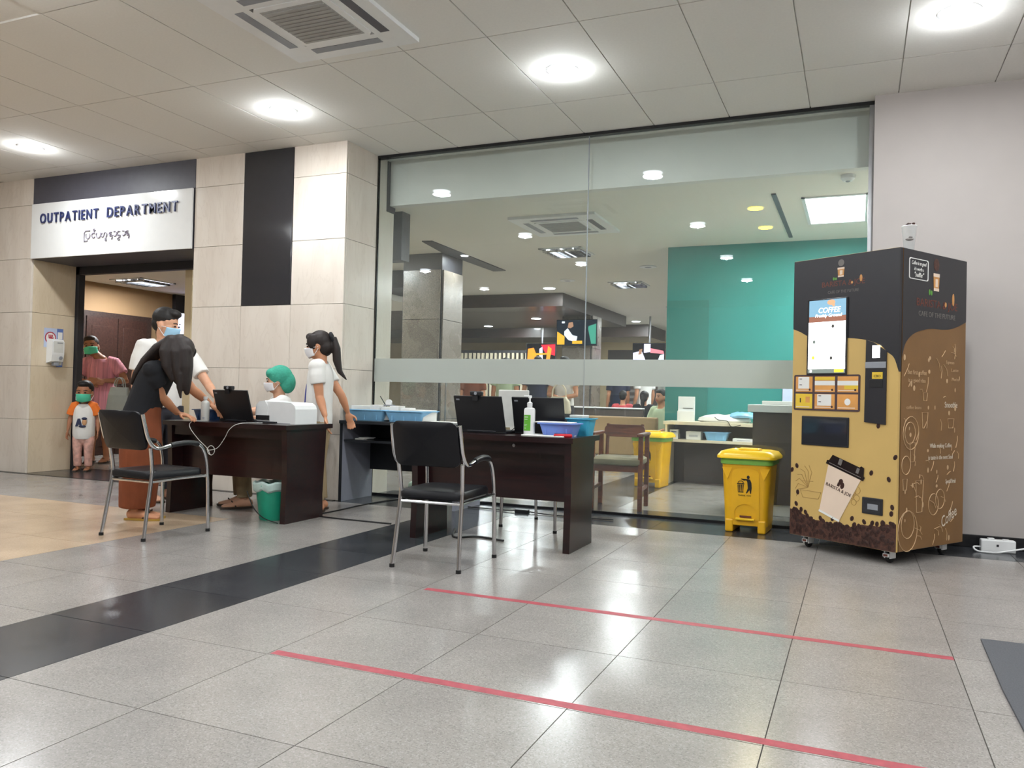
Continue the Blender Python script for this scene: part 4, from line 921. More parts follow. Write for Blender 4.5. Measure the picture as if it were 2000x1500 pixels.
# paper cup model standing on top
t = thing('paper_cup', 'white paper cup filled with beans on top of the vending machine', 'cup', (.285, 5.66, Z1), 0); t.scale = (.78, .78, .78)
G().lathe([(.034, 0), (.036, .003), (.058, .19), (.061, .196), (.058, .2), (.053, .19), (.03, .006)], n=28).obj('cup_body', 'white_plastic', t, smooth=True)
G().ell((.0, -.047, .085), (.03, .006, .012)).ell((.008, -.047, .1), (.015, .006, .014)).obj('cup_badge', 'logo_grey', t)
G().lathe([(.053, .175), (.03, .185), (.002, .188)], n=20).obj('bean_fill', 'vend_brown', t)
for k in range(9): a = k * 2.4; G().ell((.035 * math.cos(a) * (k % 3) / 2, .035 * math.sin(a) * (k % 3) / 2, .207 + .008 * (k % 2)), (.014, .011, .01), Matrix.Rotation(a, 3, 'Z'), n=8, m=5).obj('coffee_bean', 'bean', t)
# power strip on the floor
t = thing('power_strip', 'white power extension box with cord on the floor by the right wall', 'power strip', (.9, 6.42, 0), R(4))
G().box(-.105, .105, -.03, .03, 0, .085, .008).obj('housing', 'white_plastic', t); G().box(-.012, .002, -.0315, -.029, .04, .056).obj('switch', 'black_plastic', t); G().box(-.06, -.02, -.02, .02, .084, .094, .004).box(.03, .07, -.02, .02, .084, .09, .003).obj('plug', 'white_plastic', t)
G().tube(spline([(-.105, 0, .03), (-.15, -.03, .03), (-.13, -.06, .008), (-.03, -.08, .008), (.05, -.06, .02), (.2, -.03, .05), (.4, .0, .08)]), .006, 7).obj('cord', 'white_plastic', t, smooth=True)

# ================================================================== pedal bins
def pedal_bin(label, loc, rz):
    t = thing('pedal_bin', label, 'bin', loc, rz, 'yellow pedal bins')     # front faces -y
    W, D, H = .365, .36, .56
    def ring(f, z, y_off=0): return [(px * f, py * f + y_off, z) for px, py in rrect(-W / 2, W / 2, -D / 2, D / 2, .05)]
    G().quad_strip([ring(.87, .055), ring(.9, .2), ring(1.0, H - .05), ring(1.04, H - .03), ring(1.04, H)]).obj('body', 'bin_yellow', t, smooth=True)
    for sx in (-1, 1): G().box(sx * .15 - .06 * (sx > 0), sx * .15 + .06 * (sx < 0), -.165, .155, 0, .1, .012).obj('foot', 'bin_yellow', t)
    # raised front plate with arched pedal niche
    yf = lambda z: -(D / 2) * (.87 + .13 * min(1, max(0, (z - .055) / (H - .105)))) - .004
    g = G()
    prof = [(-.105, .1), (-.078, .1), (-.078, .165), (-.06, .195), (-.03, .213), (0, .218), (.03, .213), (.06, .195), (.078, .165), (.078, .1), (.105, .1), (.1, .45), (.085, .475), (.05, .488), (0, .492), (-.05, .488), (-.085, .475), (-.1, .45)]
    vf = [g.bm.verts.new((x, yf(z), z)) for x, z in prof]; vb = [g.bm.verts.new((x, yf(z) + .03, z)) for x, z in prof]
    g.bm.faces.new(vf); g.bm.faces.new(vb[::-1])
    for i in range(len(prof)): j = (i + 1) % len(prof); g.bm.faces.new((vf[i], vb[i], vb[j], vf[j]))
    g.obj('front_plate', 'bin_yellow', t)
    for sx in (-1, 1): G().prism([(sx * .1, .49), (sx * .135, .40), (sx * .175, .49)], .012, yf(.45) - .001).obj('gusset', 'bin_yellow', t)
    G().box(-.07, .07, yf(.1) - .02, yf(.1) + .03, .095, .112, .004).obj('pedal', 'bin_lid_yellow', t); G().box(-.04, .045, yf(.1) - .012, yf(.1) - .0, .118, .13).obj('pedal_slot', 'logo_red', t)
    G().quad_strip([ring(1.05, H - .045), ring(1.07, H - .035), ring(1.06, H + .0)], caps=False).obj('bag_rim', 'green_bag', t, smooth=True)
    G().quad_strip([ring(1.02, H), ring(1.2, H), ring(1.2, H + .018), ring(1.06, H + .05), ring(.8, H + .06), ring(.76, H + .053)]).obj('lid', 'bin_lid_yellow', t, smooth=True)
    G().box(-.08, .08, -.06, .06, H + .05, H + .072, .008).obj('lid_grip', 'bin_lid_yellow', t)
    # pictogram: figure throwing litter into a basket
    pm = T((.0, yf(.36) - .0012, .36)) @ Matrix.Rotation(R(3), 4, 'X'); g = G()
    g.ell((.02, 0, .062), (.011, .001, .013), n=12, m=8)
    g.prism([(.012, .048), (.034, .045), (.044, .02), (.046, -.02), (.042, -.06), (.036, -.062), (.03, -.035), (.012, -.06), (.004, -.06), (.018, -.02), (.014, .02), (.01, .035), (-.03, .05), (-.036, .046), (-.01, .035)], .001, -.0005)
    g.prism([(-.062, .014), (-.008, .014), (-.008, .007), (-.062, .007)], .001, -.0005)
    for q in range(4): g.prism([(-.058 + .0125 * q, .004), (-.05 + .0125 * q, .004), (-.05 + .011 * q, -.05), (-.055 + .011 * q, -.05)], .001, -.0005)
    g.prism([(-.054, -.05), (-.014, -.05), (-.014, -.056), (-.054, -.056)], .001, -.0005)
    g.tube([(-.055, 0, .018), (-.045, 0, .03), (-.028, 0, .032), (-.014, 0, .022), (-.02, 0, .014)], .003, 6)
    o = g.obj('pictogram', 'bin_print', t); o.matrix_local = pm
    text('THANK YOU', .018, 'bin_print', t, pm @ T((-.006, 0, -.078)), width=.095)
    return t
b0 = pedal_bin('yellow pedal bin in front of the glass next to the vending machine', (-.755, 6.47, 0), R(-3))
dup(b0, (-2.14, 9.1, 0), R(-6), 'yellow pedal bin behind the glass beside the shelf desk')
dup(b0, (-3.72, 12.8, 0), R(5), 'yellow pedal bin farthest back, only its lid showing')

# ================================================================== reception behind the glass
sd = thing('shelf_desk', 'cream topped shelf desk against the teal wall', 'desk', (-2.06, 9.37, 0))
G().box(-.02, 1.06, -.01, .45, .7, .738, .003).obj('desk_top', 'cream_laminate', sd); G().box(0, .025, 0, .44, 0, .7).obj('side_panel', 'cream_laminate', sd); G().box(.025, 1.04, .0, .4, .5, .53).obj('shelf', 'cream_laminate', sd); G().box(.025, 1.04, .42, .44, 0, .7).obj('back_panel', 'counter_dark', sd); G().box(1.02, 1.045, 0, .44, 0, .7).obj('side_panel', 'counter_dark', sd)
rcp = thing('reception_counter', 'dark brown reception counter with white top behind the yellow bin', 'counter', (-.84, 7.35, 0))
G().box(0, 1.35, 0, .6, .1, .9).obj('counter_body', 'counter_dark', rcp); G().box(-.04, 1.38, -.05, .65, .9, .965, .004).obj('counter_top', 'white_plastic', rcp); G().box(.03, 1.3, .03, .55, 0, .1).obj('plinth', 'white_plastic', rcp)
pack('document_box', 'low white paper box on the reception counter', 'box', (-.62, 7.55, .965), R(3), .32, .22, .035, 'paper')
t = thing('document_holder', 'white leaflet holder standing on the shelf desk', 'holder', (-1.86, 9.6, .738), R(-6)); G().box(-.1, .1, 0, .02, 0, .29, .003).obj('back_plate', 'white_plastic', t); G().box(-.1, .1, -.03, 0, 0, .12, .003).obj('pocket', 'paper', t); G().box(-.04, .08, -.004, -.001, .15, .156).obj('print_line', 'bin_print', t)
g = G(); rings = []
for f, z in ((.9, 0), (1, .02), (.95, .05), (.7, .075), (.3, .085)): rings.append([(.3 * f * math.cos(a) * (1 + .06 * math.sin(3 * a)), .15 * f * math.sin(a) * (1 + .05 * math.cos(5 * a)), z + .012 * math.sin(2 * a) * (z > .03)) for a in [2 * math.pi * k / 24 for k in range(24)]])
tag(g.quad_strip(rings).obj('plastic_bag', 'white_cloth', smooth=True, loc=(-1.42, 9.58, .738)), 'crumpled white bag lying on the shelf desk', 'bag')
g = G(); rings = []
for f, z in ((.9, 0), (1, .02), (.9, .045), (.5, .06)): rings.append([(.15 * f * math.cos(a), .12 * f * math.sin(a), z + .008 * math.sin(3 * a)) for a in [2 * math.pi * k / 20 for k in range(20)]])
tag(g.quad_strip(rings).obj('folded_cloth', 'blue_plastic', smooth=True, loc=(-1.2, 9.55, .8)), 'light blue cloth bundle on the white bag', 'cloth')
tag(G().tube(spline([(-1.5, 9.42, .8), (-1.45, 9.38, .77), (-1.35, 9.355, .76), (-1.3, 9.352, .7), (-1.2, 9.355, .72)]), .004, 6).obj('cable', 'cable_black'), 'black cable trailing off the shelf desk front', 'cable')
pack('carton', 'blue and white small carton at the left of the shelf, lower one', 'box', (-1.97, 9.5, .53), 0, .1, .15, .06, 'paper', 'poster_red'); pack('carton', 'blue and white small carton at the left of the shelf, upper one', 'box', (-1.97, 9.5, .59), R(4), .1, .14, .05, 'offwhite_plastic', 'deep_blue_plastic')
pack('carton', 'white printed carton in the middle of the shelf', 'box', (-1.74, 9.5, .53), 0, .17, .14, .095, 'paper', 'paper_print'); pack('paper_stack', 'flat white papers at the right of the shelf', 'papers', (-1.17, 9.48, .53), 0, .24, .2, .035, 'paper', 'paper_print')
basket('plastic_basket', 'small light blue basket on the shelf of the shelf desk', (-1.48, 9.5, .53), 0, .27, .2, .095, 'blue_plastic')
pack('wall_notice', 'small pale notice on the teal wall by the counter', 'notice', (-.68, 9.836, .85), 0, .24, .006, .32, 'poster_pale')

# wooden armchair just behind the glass (faces the glass)
ac = thing('armchair', 'brown wooden armchair with grey cushion just behind the glass', 'chair', (-1.98, 7.16, 0), R(186))
mat('seat_grey', '8a8068', .8, bump=.2)
for sx in (-1, 1):
    x = .215 * sx
    G().box(x - .02, x + .02, .17, .215, 0, .66, .006).obj('front_leg', 'chair_wood', ac); G().box(x - .02, x + .02, -.235, -.19, 0, .66, .006).obj('rear_leg', 'chair_wood', ac)
    G().box(x - .028, x + .028, -.25, .25, .655, .685, .01).obj('arm_rest', 'chair_wood', ac); G().box(x - .014, x + .014, -.2, .18, .17, .2, .004).obj('stretcher', 'chair_wood', ac)
    G().tube([(x * .75, -.22, .45), (x * .75, -.27, .75)], .016, 8).obj('back_post', 'chair_wood', ac, smooth=True)
G().box(-.2, .2, -.21, .2, .34, .4, .004).obj('seat_rail', 'chair_wood', ac)
G().quad_strip([[(px * f, py * f, z) for px, py in rrect(-.225, .225, -.2, .23, .05)] for f, z in ((.95, .4), (1, .415), (1, .45), (.9, .465), (.5, .47))]).obj('cushion', 'seat_grey', ac, smooth=True)
G().quad_strip([[(px, -.26 - (pz - .7) * .1 + .02 * (px / .2) ** 2 + d, pz) for px, pz in rrect(-.19, .19, .63, .745, .05)] for d in (-.012, .012)]).obj('back_rail', 'chair_wood', ac, smooth=True)
# weighing scale behind the glass
sc2 = thing('weighing_scale', 'pale green weighing scale with post behind the side table', 'scale', (-4.02, 7.35, 0), R(-15))
mat('scale_green', '9fb0a2', .5)
G().quad_strip([[(px * f, py * f, z) for px, py in rrect(-.17, .17, -.2, .2, .05)] for f, z in ((1, .01), (1.02, .03), (1.0, .07), (.92, .085))]).obj('platform', 'scale_green', sc2, smooth=True)
G().box(-.04, .04, .12, .2, .085, .6, .012).obj('post', 'scale_green', sc2); G().box(-.14, .14, -.15, .1, .085, .09).obj('tread', 'rubber', sc2); G().tube([(0, .17, .59), (0, .17, 1.3)], .01, 8).obj('height_rod', 'steel', sc2)
# televisions
emis('tv_night', '0d1c2a', .8); emis('tv_white', 'd6dce8', 1.0); emis('tv_orange', 'f08a2a', 1.4); emis('tv_red', 'd8283a', 1.2); emis('tv_green', '3f8f7a', 1.0); emis('tv_yellow', 'd2a02a', 1.1); emis('tv_skin', 'b0846a', .8); emis('tv_lilac', 'cfc8f0', 1.6); emis('tv_black', '14141c', .5); emis('tv_pink', 'e07a86', 1.2)
def tv(label, c, w_, h, rz, shapes, base, pole=0):
    t = thing('television', label, 'television', c, rz, 'wall and column televisions')
    G().box(-w_ / 2, w_ / 2, 0, .045, -h / 2, h / 2, .006).obj('bezel', 'black_plastic', t); s_ = G().box(-w_ / 2 + .015, w_ / 2 - .015, -.002, .0, -h / 2 + .015, h / 2 - .015).obj('screen', base, t)
    G().box(-.1, .1, .045, .1, -.1, .1).obj('bracket', 'black_plastic', t)
    if pole: G().tube([(0, .08, 0), (0, .08, pole)], .022, 10).obj('mount_pole', 'steel', t, smooth=True)
    for k, (m_, pts) in enumerate(shapes): G().prism([(a * w_ * .485, b * h * .475) for a, b in pts], .001, -.0035 - .001 * k).obj('screen_image', m_, s_)
    return t
tv('television on the granite column showing two people on a dark night scene', (-5.2, 15.36, 2.28), .86, .53, 0, [('tv_green', [(.5, -.9), (.98, -.9), (.98, .7), (.6, .5)]), ('tv_yellow', [(-.98, -.95), (-.6, -.95), (-.6, -.3), (-.98, .1)]), ('tv_white', [(-.62, .1), (-.45, .35), (-.2, -.2), (.05, -.3), (0, -.75), (-.4, -.6), (-.62, -.2)]), ('tv_skin', [(-.45, .4), (-.3, .35), (-.15, .5), (-.2, .85), (-.4, .8)]), ('tv_night', [(.25, -.9), (.25, .1), (.4, .5), (.6, .2), (.75, -.9)]), ('tv_yellow', [(-.2, -.9), (.3, -.9), (.3, -.65), (-.2, -.65)]), ('tv_white', [(-.75, .75), (-.6, .75), (-.6, .9), (-.75, .9)])], 'tv_night')
tv('television showing bright orange and red graphics left of the column', (-6.98, 18.0, 2.0), .76, .5, 0, [('tv_orange', [(-.95, -.9), (-.4, -.9), (-.3, -.1), (-.5, .6), (-.9, .5)]), ('tv_red', [(.3, .1), (.98, -.2), (.98, .95), (.0, .9)]), ('tv_lilac', [(-.1, -.95), (.15, -.9), (.1, .7), (-.1, .5)]), ('tv_yellow', [(-.6, -.2), (.7, -.05), (.7, .08), (-.6, .05)]), ('tv_orange', [(.35, -.9), (.6, -.9), (.75, .5), (.5, .8)])], 'tv_black', .86)
tv('television showing a pale lilac picture beside the teal wall', (-4.36, 18.0, 2.0), .76, .5, 0, [('tv_lilac', [(-.98, -.95), (-.1, -.95), (-.45, .3), (-.98, .1)]), ('tv_lilac', [(-.3, .95), (.1, .95), (.1, .2), (-.3, .1)]), ('tv_pink', [(.1, .55), (.9, .3), (.95, .0), (.1, .1)]), ('tv_black', [(-.2, -.2), (.4, -.95), (.9, -.9), (.6, .05), (0, .1)]), ('tv_white', [(.5, -.9), (.95, -.9), (.95, .0), (.7, -.1)]), ('tv_skin', [(-.65, -.1), (-.45, .0), (-.4, .5), (-.6, .4)])], 'tv_black', .86)
t = tv('tilted white lit television on the corridor wall behind the man', (-9.84, 9.57, 2.0), .66, .36, R(72), [('tv_lilac', [(-.9, -.9), (.9, -.9), (.9, .9), (-.9, .9)])], 'tv_white')
# benches in the waiting room
mat('sofa_tan', 'a98a62', .7, bump=.15); mat('bench_dark', '4b423c', .6)
def bench(label, loc, rz, w_, m_, rim, hb=.6):
    t = thing('waiting_bench', label, 'bench', loc, rz, 'waiting room benches')
    G().box(-w_ / 2, w_ / 2, 0, .5, .22, .36, .03).obj('seat', m_, t); G().box(-w_ / 2, w_ / 2, -.1, .02, .2, hb, .02).obj('backrest', m_, t)
    for sx in (-1, 1):
        for y in (0, .42): G().tube([(sx * (w_ / 2 - .12), y, 0), (sx * (w_ / 2 - .12), y, .24)], .018, 8).obj('leg', 'steel', t)
    if rim: G().box(-w_ / 2, w_ / 2, -.12, .03, hb, hb + .025, .008).obj('top_rail', 'white_plastic', t)
    return t
bench('long tan bench back seen over the wooden armchair', (-3.0, 10.95, 0), 0, 1.0, 'sofa_tan', False, .735)
bench('dark bench with white rim behind the tan bench, left section', (-4.52, 13.6, 0), 0, .62, 'bench_dark', True, .8)
bench('dark bench with white rim in front of the red shirted visitor', (-4.02, 14.4, 0), 0, .95, 'bench_dark', True, .79)
t = thing('folding_partition', 'tall dark grey door panel with pale lettering behind the benches', 'panel', (-5.75, 21.5, 0)); G().box(-.6, .9, 0, .06, 0, 2.3).obj('panel', 'counter_dark', t)
for k in range(3): G().box(-.2, .5, -.004, 0, 1.15 - .16 * k, 1.22 - .16 * k).obj('lettering_line', 'logo_grey', t)
# ================================================================== people
mat('pink_stripe', 'd08a98', .85, var=.28, scale=60, stretch=(1, .15, .02)); mat('pink_check', 'd8a89a', .85, var=.3, scale=18)
mat('print_navy', '2c3350', .7); mat('print_tan', 'c9986c', .7); mat('pale_green_cloth', 'b9c9a6', .85, bump=.2); mat('red_cloth', 'c04a4e', .85, bump=.2); mat('navy_cloth', '232a40', .9); mat('scrunchie', '15151a', .8)
BAKE = []
def remesh(o, vox, it=4):
    m = o.modifiers.new('remesh', 'REMESH'); m.mode = 'VOXEL'; m.voxel_size = vox; m.use_smooth_shade = True
    if it: s_ = o.modifiers.new('smooth', 'SMOOTH'); s_.iterations = it; s_.factor = .5
    BAKE.append(o); return o
def lerp(a, b, t): return V(a) * (1 - t) + V(b) * t
TT = [0, .12, .28, .45, .62, .8, .92, 1.0]
PRO = {'f': ([.072, .1, .093, .078, .085, .094, .084, .04], [.052, .066, .06, .054, .062, .062, .05, .034]),
       'm': ([.07, .092, .09, .086, .096, .108, .098, .045], [.052, .062, .06, .058, .064, .066, .054, .038]),
       'c': ([.075, .1, .1, .1, .1, .1, .085, .045], [.06, .072, .076, .076, .072, .066, .054, .04])}
def person(label, loc, rz, h, J=None, JW=None, sex='f', skin='skin', vox=.0075, hair='short', hair_m='hair_black', top=None, bottom=None, mask=None, yaw=0, pitch=0, roll=0, hs=1.0, feet='sandal', fat=1.0, hands=None, group=None, fine=True, hem=.1, sleeve=.55):
    """standing figure, local frame: faces +y, +x is its right hand; J / JW move single joints (local / world)"""
    t = thing('person', label, 'person', loc, rz, group)
    inv = (T(V(loc)) @ Matrix.Rotation(rz, 4, 'Z')).inverted()
    sw = {'f': .108, 'm': .122, 'c': .115}[sex] * h
    j = dict(P=(0, 0, .47 * h), N=(0, -.006 * h, .835 * h), H=(0, .012 * h, .932 * h),
             SR=(sw, 0, .805 * h), SL=(-sw, 0, .805 * h), ER=(sw * 1.2, -.01 * h, .63 * h), EL=(-sw * 1.2, -.01 * h, .63 * h), WR=(sw * 1.25, .03 * h, .485 * h), WL=(-sw * 1.25, .03 * h, .485 * h),
             HR=(.052 * h, 0, .5 * h), HL=(-.052 * h, 0, .5 * h), KR=(.055 * h, .008 * h, .28 * h), KL=(-.055 * h, .008 * h, .28 * h), AR=(.055 * h, -.012 * h, .045 * h), AL=(-.055 * h, -.012 * h, .045 * h))
    j = {k: V(v) for k, v in j.items()}
    for k, v in (J or {}).items(): j[k] = V(v)
    for k, v in (JW or {}).items(): j[k] = inv @ V(v)
    ra, rb = PRO[sex]; hipx = (j['HR'] - j['HL']).normalized(); shx = (j['SR'] - j['SL']).normalized()
    Cc = (j['P'] + j['N']) / 2 + V((0, .0, 0)); up0 = V((0, 0, 1))
    mid = j['P'] + up0 * (j['N'] - j['P']).length * .5; mid = (mid + Cc) / 2
    def sp(u): return j['P'] * (1 - u) ** 2 + mid * 2 * u * (1 - u) + j['N'] * u * u
    def xa(u): return (hipx * (1 - u) + shx * u).normalized()
    def prof(u, arr):
        for a in range(len(TT) - 1):
            if u <= TT[a + 1]: f = (u - TT[a]) / (TT[a + 1] - TT[a]); return (arr[a] * (1 - f) + arr[a + 1] * f) * h * fat
        return arr[-1] * h
    def torso(g, u0, u1, ex=0, n=12, flat=True, minr=0):
        us = [u0 + (u1 - u0) * k / n for k in range(n + 1)]
        g.loft([sp(u) for u in us], [max(minr * h * (u < .82), prof(u, ra)) + ex for u in us], [max(minr * .68 * h * (u < .82), prof(u, rb)) + ex for u in us], [xa(u) for u in us], 20, not flat)
    Rh = Matrix.Rotation(R(yaw), 3, 'Z') @ Matrix.Rotation(R(-pitch), 3, 'X') @ Matrix.Rotation(R(roll), 3, 'Y'); k_ = h * hs
    def hp(x, y, z): return j['H'] + Rh @ V((x * k_, y * k_, z * k_))
    def hell(g, c, r, n=16, m=10): g.ell(hp(*c), [q * k_ for q in r], Rh, n, m)
    # ---- body: one skin of torso, head, limbs, hands, feet
    g = G(); torso(g, .0, 1.0, flat=False)
    hell(g, (0, -.006, .016), (.047, .058, .054)); hell(g, (0, .010, -.018), (.042, .048, .05)); hell(g, (0, .026, -.048), (.022, .022, .02)); hell(g, (0, .06, -.012), (.008, .013, .012), 10, 6)
    for s_ in (-1, 1): hell(g, (s_ * .046, -.004, -.01), (.008, .014, .019), 10, 6)
    g.loft([lerp(j['N'], j['P'], .06), j['N'], hp(0, -.008, -.035)], [.04 * h, .034 * h, .033 * h], [.036 * h, .034 * h, .034 * h], shx, 14, True)
    for s_ in 'RL':
        S, E, W_ = j['S' + s_], j['E' + s_], j['W' + s_]
        p = [lerp(S, j['N'], .25), S, lerp(S, E, .35), lerp(S, E, .75), E, lerp(E, W_, .3), lerp(E, W_, .7), W_]; r_ = [q * h * (.5 + .5 * fat) for q in (.03, .034, .03, .026, .0235, .0245, .019, .0155)]
        g.loft(p, r_, r_, V((.2, 1, .1)), 12, True)
        hd = (hands or {}).get(s_); d = ((W_ - E).normalized() if hd is None else V(hd[0]).normalized()); pn = V((-1 if s_ == 'R' else 1, .3, 0)) if hd is None else V(hd[1])
        pn = (pn - d * pn.dot(d)).normalized(); sd_ = d.cross(pn)
        pc_ = W_ + d * .042 * h
        rot = Matrix((sd_, pn, d)).transposed(); g.ell(pc_, (.024 * h, .011 * h, .036 * h), rot, 14, 8)
        if fine:
            for q, ln in ((-1.5, .036), (-.5, .043), (.5, .041), (1.5, .034)):
                b = W_ + d * .07 * h + sd_ * q * .0125 * h; m1 = b + (d + pn * .25 + sd_ * q * .07).normalized() * ln * .55 * h; tip = m1 + (d * .8 + pn * .6 + sd_ * q * .07).normalized() * ln * .5 * h
                g.loft([b, m1, tip], [.0056 * h, .0053 * h, .0046 * h], [.0056 * h, .0053 * h, .0046 * h], pn, 8, True)
            th_s = -1 if s_ == 'R' else 1; b = W_ + d * .03 * h + sd_ * th_s * .018 * h; m1 = b + (d * .7 + sd_ * th_s * .75 + pn * .25).normalized() * .026 * h; tip = m1 + (d + sd_ * th_s * .15 + pn * .3).normalized() * .022 * h
            g.loft([b, m1, tip], [.0075 * h, .0065 * h, .0055 * h], [.0075 * h, .0065 * h, .0055 * h], pn, 8, True)
        Hh, K, A = j['H' + s_], j['K' + s_], j['A' + s_]
        g.loft([Hh, lerp(Hh, K, .3), lerp(Hh, K, .8), K, lerp(K, A, .3), lerp(K, A, .75), A], [q * h * fat for q in (.05, .051, .037, .032, .033, .022, .019)], [q * h * fat for q in (.05, .052, .037, .032, .034, .022, .02)], hipx, 14, True)
        fw = V((0, 1, 0)); ft = V((A.x, A.y, A.z - .018 * h))
        g.loft([ft - fw * .025 * h, ft + fw * .02 * h, ft + fw * .07 * h + V((0, 0, -.01 * h)), ft + fw * .115 * h + V((0, 0, -.014 * h))], [.02 * h, .025 * h, .029 * h, .022 * h], [.026 * h, .026 * h, .016 * h, .01 * h], V((1, 0, 0)), 12, True)
    body = remesh(g.obj('body', skin, t), vox, 3)
    # ---- face
    for s_ in (-1, 1):
        g = G(); g.ell(hp(s_ * .019, .0535, .002), (.0075 * k_, .004 * k_, .004 * k_), Rh, 10, 6); g.obj('eye', 'eye_dark', t)
        g = G(); g.tube([hp(s_ * .009, .0575, .014), hp(s_ * .02, .0555, .0175), hp(s_ * .03, .048, .014)], .0024 * k_, 6); g.obj('eyebrow', hair_m, t)
    if not mask:
        g = G(); g.tube([hp(-.015, .054, -.036), hp(0, .058, -.037), hp(.015, .054, -.036)], .003 * k_, 6); g.obj('mouth', 'red_cloth', t)
    # ---- hair
    if hair:
        g = G()
        if hair == 'short':
            hell(g, (0, -.013, .024), (.051, .058, .056)); hell(g, (0, -.03, -.005), (.045, .04, .045)); hell(g, (0, .02, .055), (.036, .033, .022))
        elif hair == 'crop':
            hell(g, (0, -.012, .03), (.05, .06, .054)); hell(g, (0, -.032, .0), (.042, .036, .04)); hell(g, (0, .025, .058), (.035, .035, .022))
        elif hair in ('pony', 'bun', 'long'):
            hell(g, (0, -.012, .02), (.053, .061, .058)); hell(g, (0, -.03, -.012), (.047, .043, .05))
            for s_ in (-1, 1): hell(g, (s_ * .038, .02, .02), (.014, .03, .04))
            if hair != 'long': hell(g, (0, .035, .05), (.036, .022, .02))
            if hair == 'bun': hell(g, (0, -.085, .01), (.024, .02, .026))
            if hair == 'pony':
                g.loft([hp(0, -.055, .03), hp(0, -.082, .022), hp(0, -.088, -.03), hp(0, -.082, -.09), hp(0, -.088, -.15), hp(0, -.115, -.195)], [q * k_ for q in (.012, .02, .026, .025, .016, .004)], [q * k_ for q in (.012, .018, .022, .022, .014, .004)], V((1, 0, 0)), 12, True)
            if hair == 'long':
                for pts, r0, r1 in LONG_HAIR:
                    pw = [inv @ V(q) for q in pts]; n_ = len(pw); g.loft(pw, [r0 * (1 - .7 * (i / (n_ - 1)) ** 2) for i in range(n_)], [r1 * (1 - .7 * (i / (n_ - 1)) ** 2) for i in range(n_)], V((1, 0, 0)), 16, True)
        remesh(g.obj('hair', hair_m, t), max(.006, vox * .9), 2)
        if hair == 'pony':
            G().tube([hp(.022 * math.cos(a), -.075 + .004 * math.sin(a), .03 + .022 * math.sin(a)) for a in [2 * math.pi * q / 14 for q in range(14)]], .009 * k_, 8, closed=True).obj('hair_tie', 'scrunchie', t, smooth=True)
    if hair is None:      # surgical cap
        g = G(); hell(g, (0, -.02, .026), (.062, .07, .066)); hell(g, (0, -.055, -.01), (.055, .05, .066)); hell(g, (0, .03, .045), (.046, .03, .03))
        remesh(g.obj('surgical_cap', 'cap_green', t), vox, 3)
        G().tube([hp(.053 * math.cos(a), -.01 + .06 * math.sin(a), .03 + .006 * math.sin(a) - .035 * (math.sin(a) < -.3)) for a in [2 * math.pi * q / 28 for q in range(28)]], .003 * k_, 6, closed=True).obj('cap_elastic', 'mask_green', t)
    # ---- mask
    if mask:
        g = G(); rows = []
        for a in range(9):
            v = a / 8; z = -.004 - .056 * v; row = []
            for b in range(13):
                u = -1 + 2 * b / 12; an = u * R(72); bul = 1 + .22 * math.cos(an) ** 2 * math.sin(math.pi * (.15 + .7 * v)) + .02 * (a % 2) + .2 * math.exp(-(u / .22) ** 2) * max(0, 1 - 1.1 * v)
                zz = z * (1 - .25 * abs(u)) - .006 * abs(u)
                row.append(hp(.0455 * math.sin(an), .010 + .0475 * math.cos(an) * bul - .006 * v * v, zz))
            rows.append(row)
        g.quad_strip(rows, close=False, caps=False); mk = g.obj('face_mask', mask, t, smooth=True)
        so = mk.modifiers.new('solid', 'SOLIDIFY'); so.thickness = .002; so.offset = 1; BAKE.append(mk)
        for s_ in (-1, 1):
            for z in (-.009, -.05): G().tube([hp(s_ * .0435, .024, z), hp(s_ * .049, .008, z * .6 - .004), hp(s_ * .0525, -.006, -.008 + z * .2)], .0012 * k_ + .0006, 5).obj('ear_loop', 'mask_white', mk)
    # ---- clothes
    if top:
        g = G(); torso(g, hem, .985, .017, flat=True, minr=.09 if sex != 'm' else .092)
        for s_ in 'RL':
            S, E = j['S' + s_], j['E' + s_]; en = lerp(S, E, sleeve)
            g.loft([lerp(S, j['N'], .55) - V((0, 0, .01 * h)), lerp(S, j['N'], .08), lerp(S, en, .5), en], [q * h for q in (.042, .047, .045, .043)], [q * h for q in (.046, .048, .045, .044)], V((.2, 1, .1)), 16)
            g.ell(lerp(S, j['N'], .1), (.046 * h, .048 * h, .044 * h))
        remesh(g.obj('shirt', top, t), vox, 4)
    if bottom:
        kind, bm_ = bottom
        if kind == 'trousers':
            g = G(); torso(g, .0, .3, .012); g.ell(sp(.0), (.082 * h * fat, .066 * h * fat, .06 * h))
            for s_ in 'RL':
                Hh, K, A = j['H' + s_], j['K' + s_], j['A' + s_]; e_ = lerp(K, A, .94)
                g.loft([Hh, lerp(Hh, K, .3), lerp(Hh, K, .8), K, lerp(K, A, .4), e_], [q * h * fat for q in (.06, .06, .048, .044, .042, .041)], [q * h * fat for q in (.062, .062, .05, .046, .043, .042)], hipx, 16)
            remesh(g.obj('trousers', bm_, t), vox, 3)
        elif kind == 'skirt':
            A = (j['AR'] + j['AL']) / 2; K = (j['KR'] + j['KL']) / 2; w0 = sp(.36); w1 = sp(.12); g = G()
            pts = [w0, w1, lerp(w1, K, .5), K, lerp(K, A, .5), lerp(K, A, .93)]
            g.loft(pts, [q * h for q in (.086, .104, .108, .104, .1, .096)], [q * h for q in (.07, .082, .09, .088, .082, .076)], hipx, 24); remesh(g.obj('longyi', bm_, t), vox, 3)
        elif kind == 'dress':
            K = (j['KR'] + j['KL']) / 2; g = G(); us = [1.0, .93, .8, .62, .45, .3, .12]
            pts = [sp(u) for u in us] + [lerp(sp(.12), K, .45), lerp(sp(.12), K, .95)]
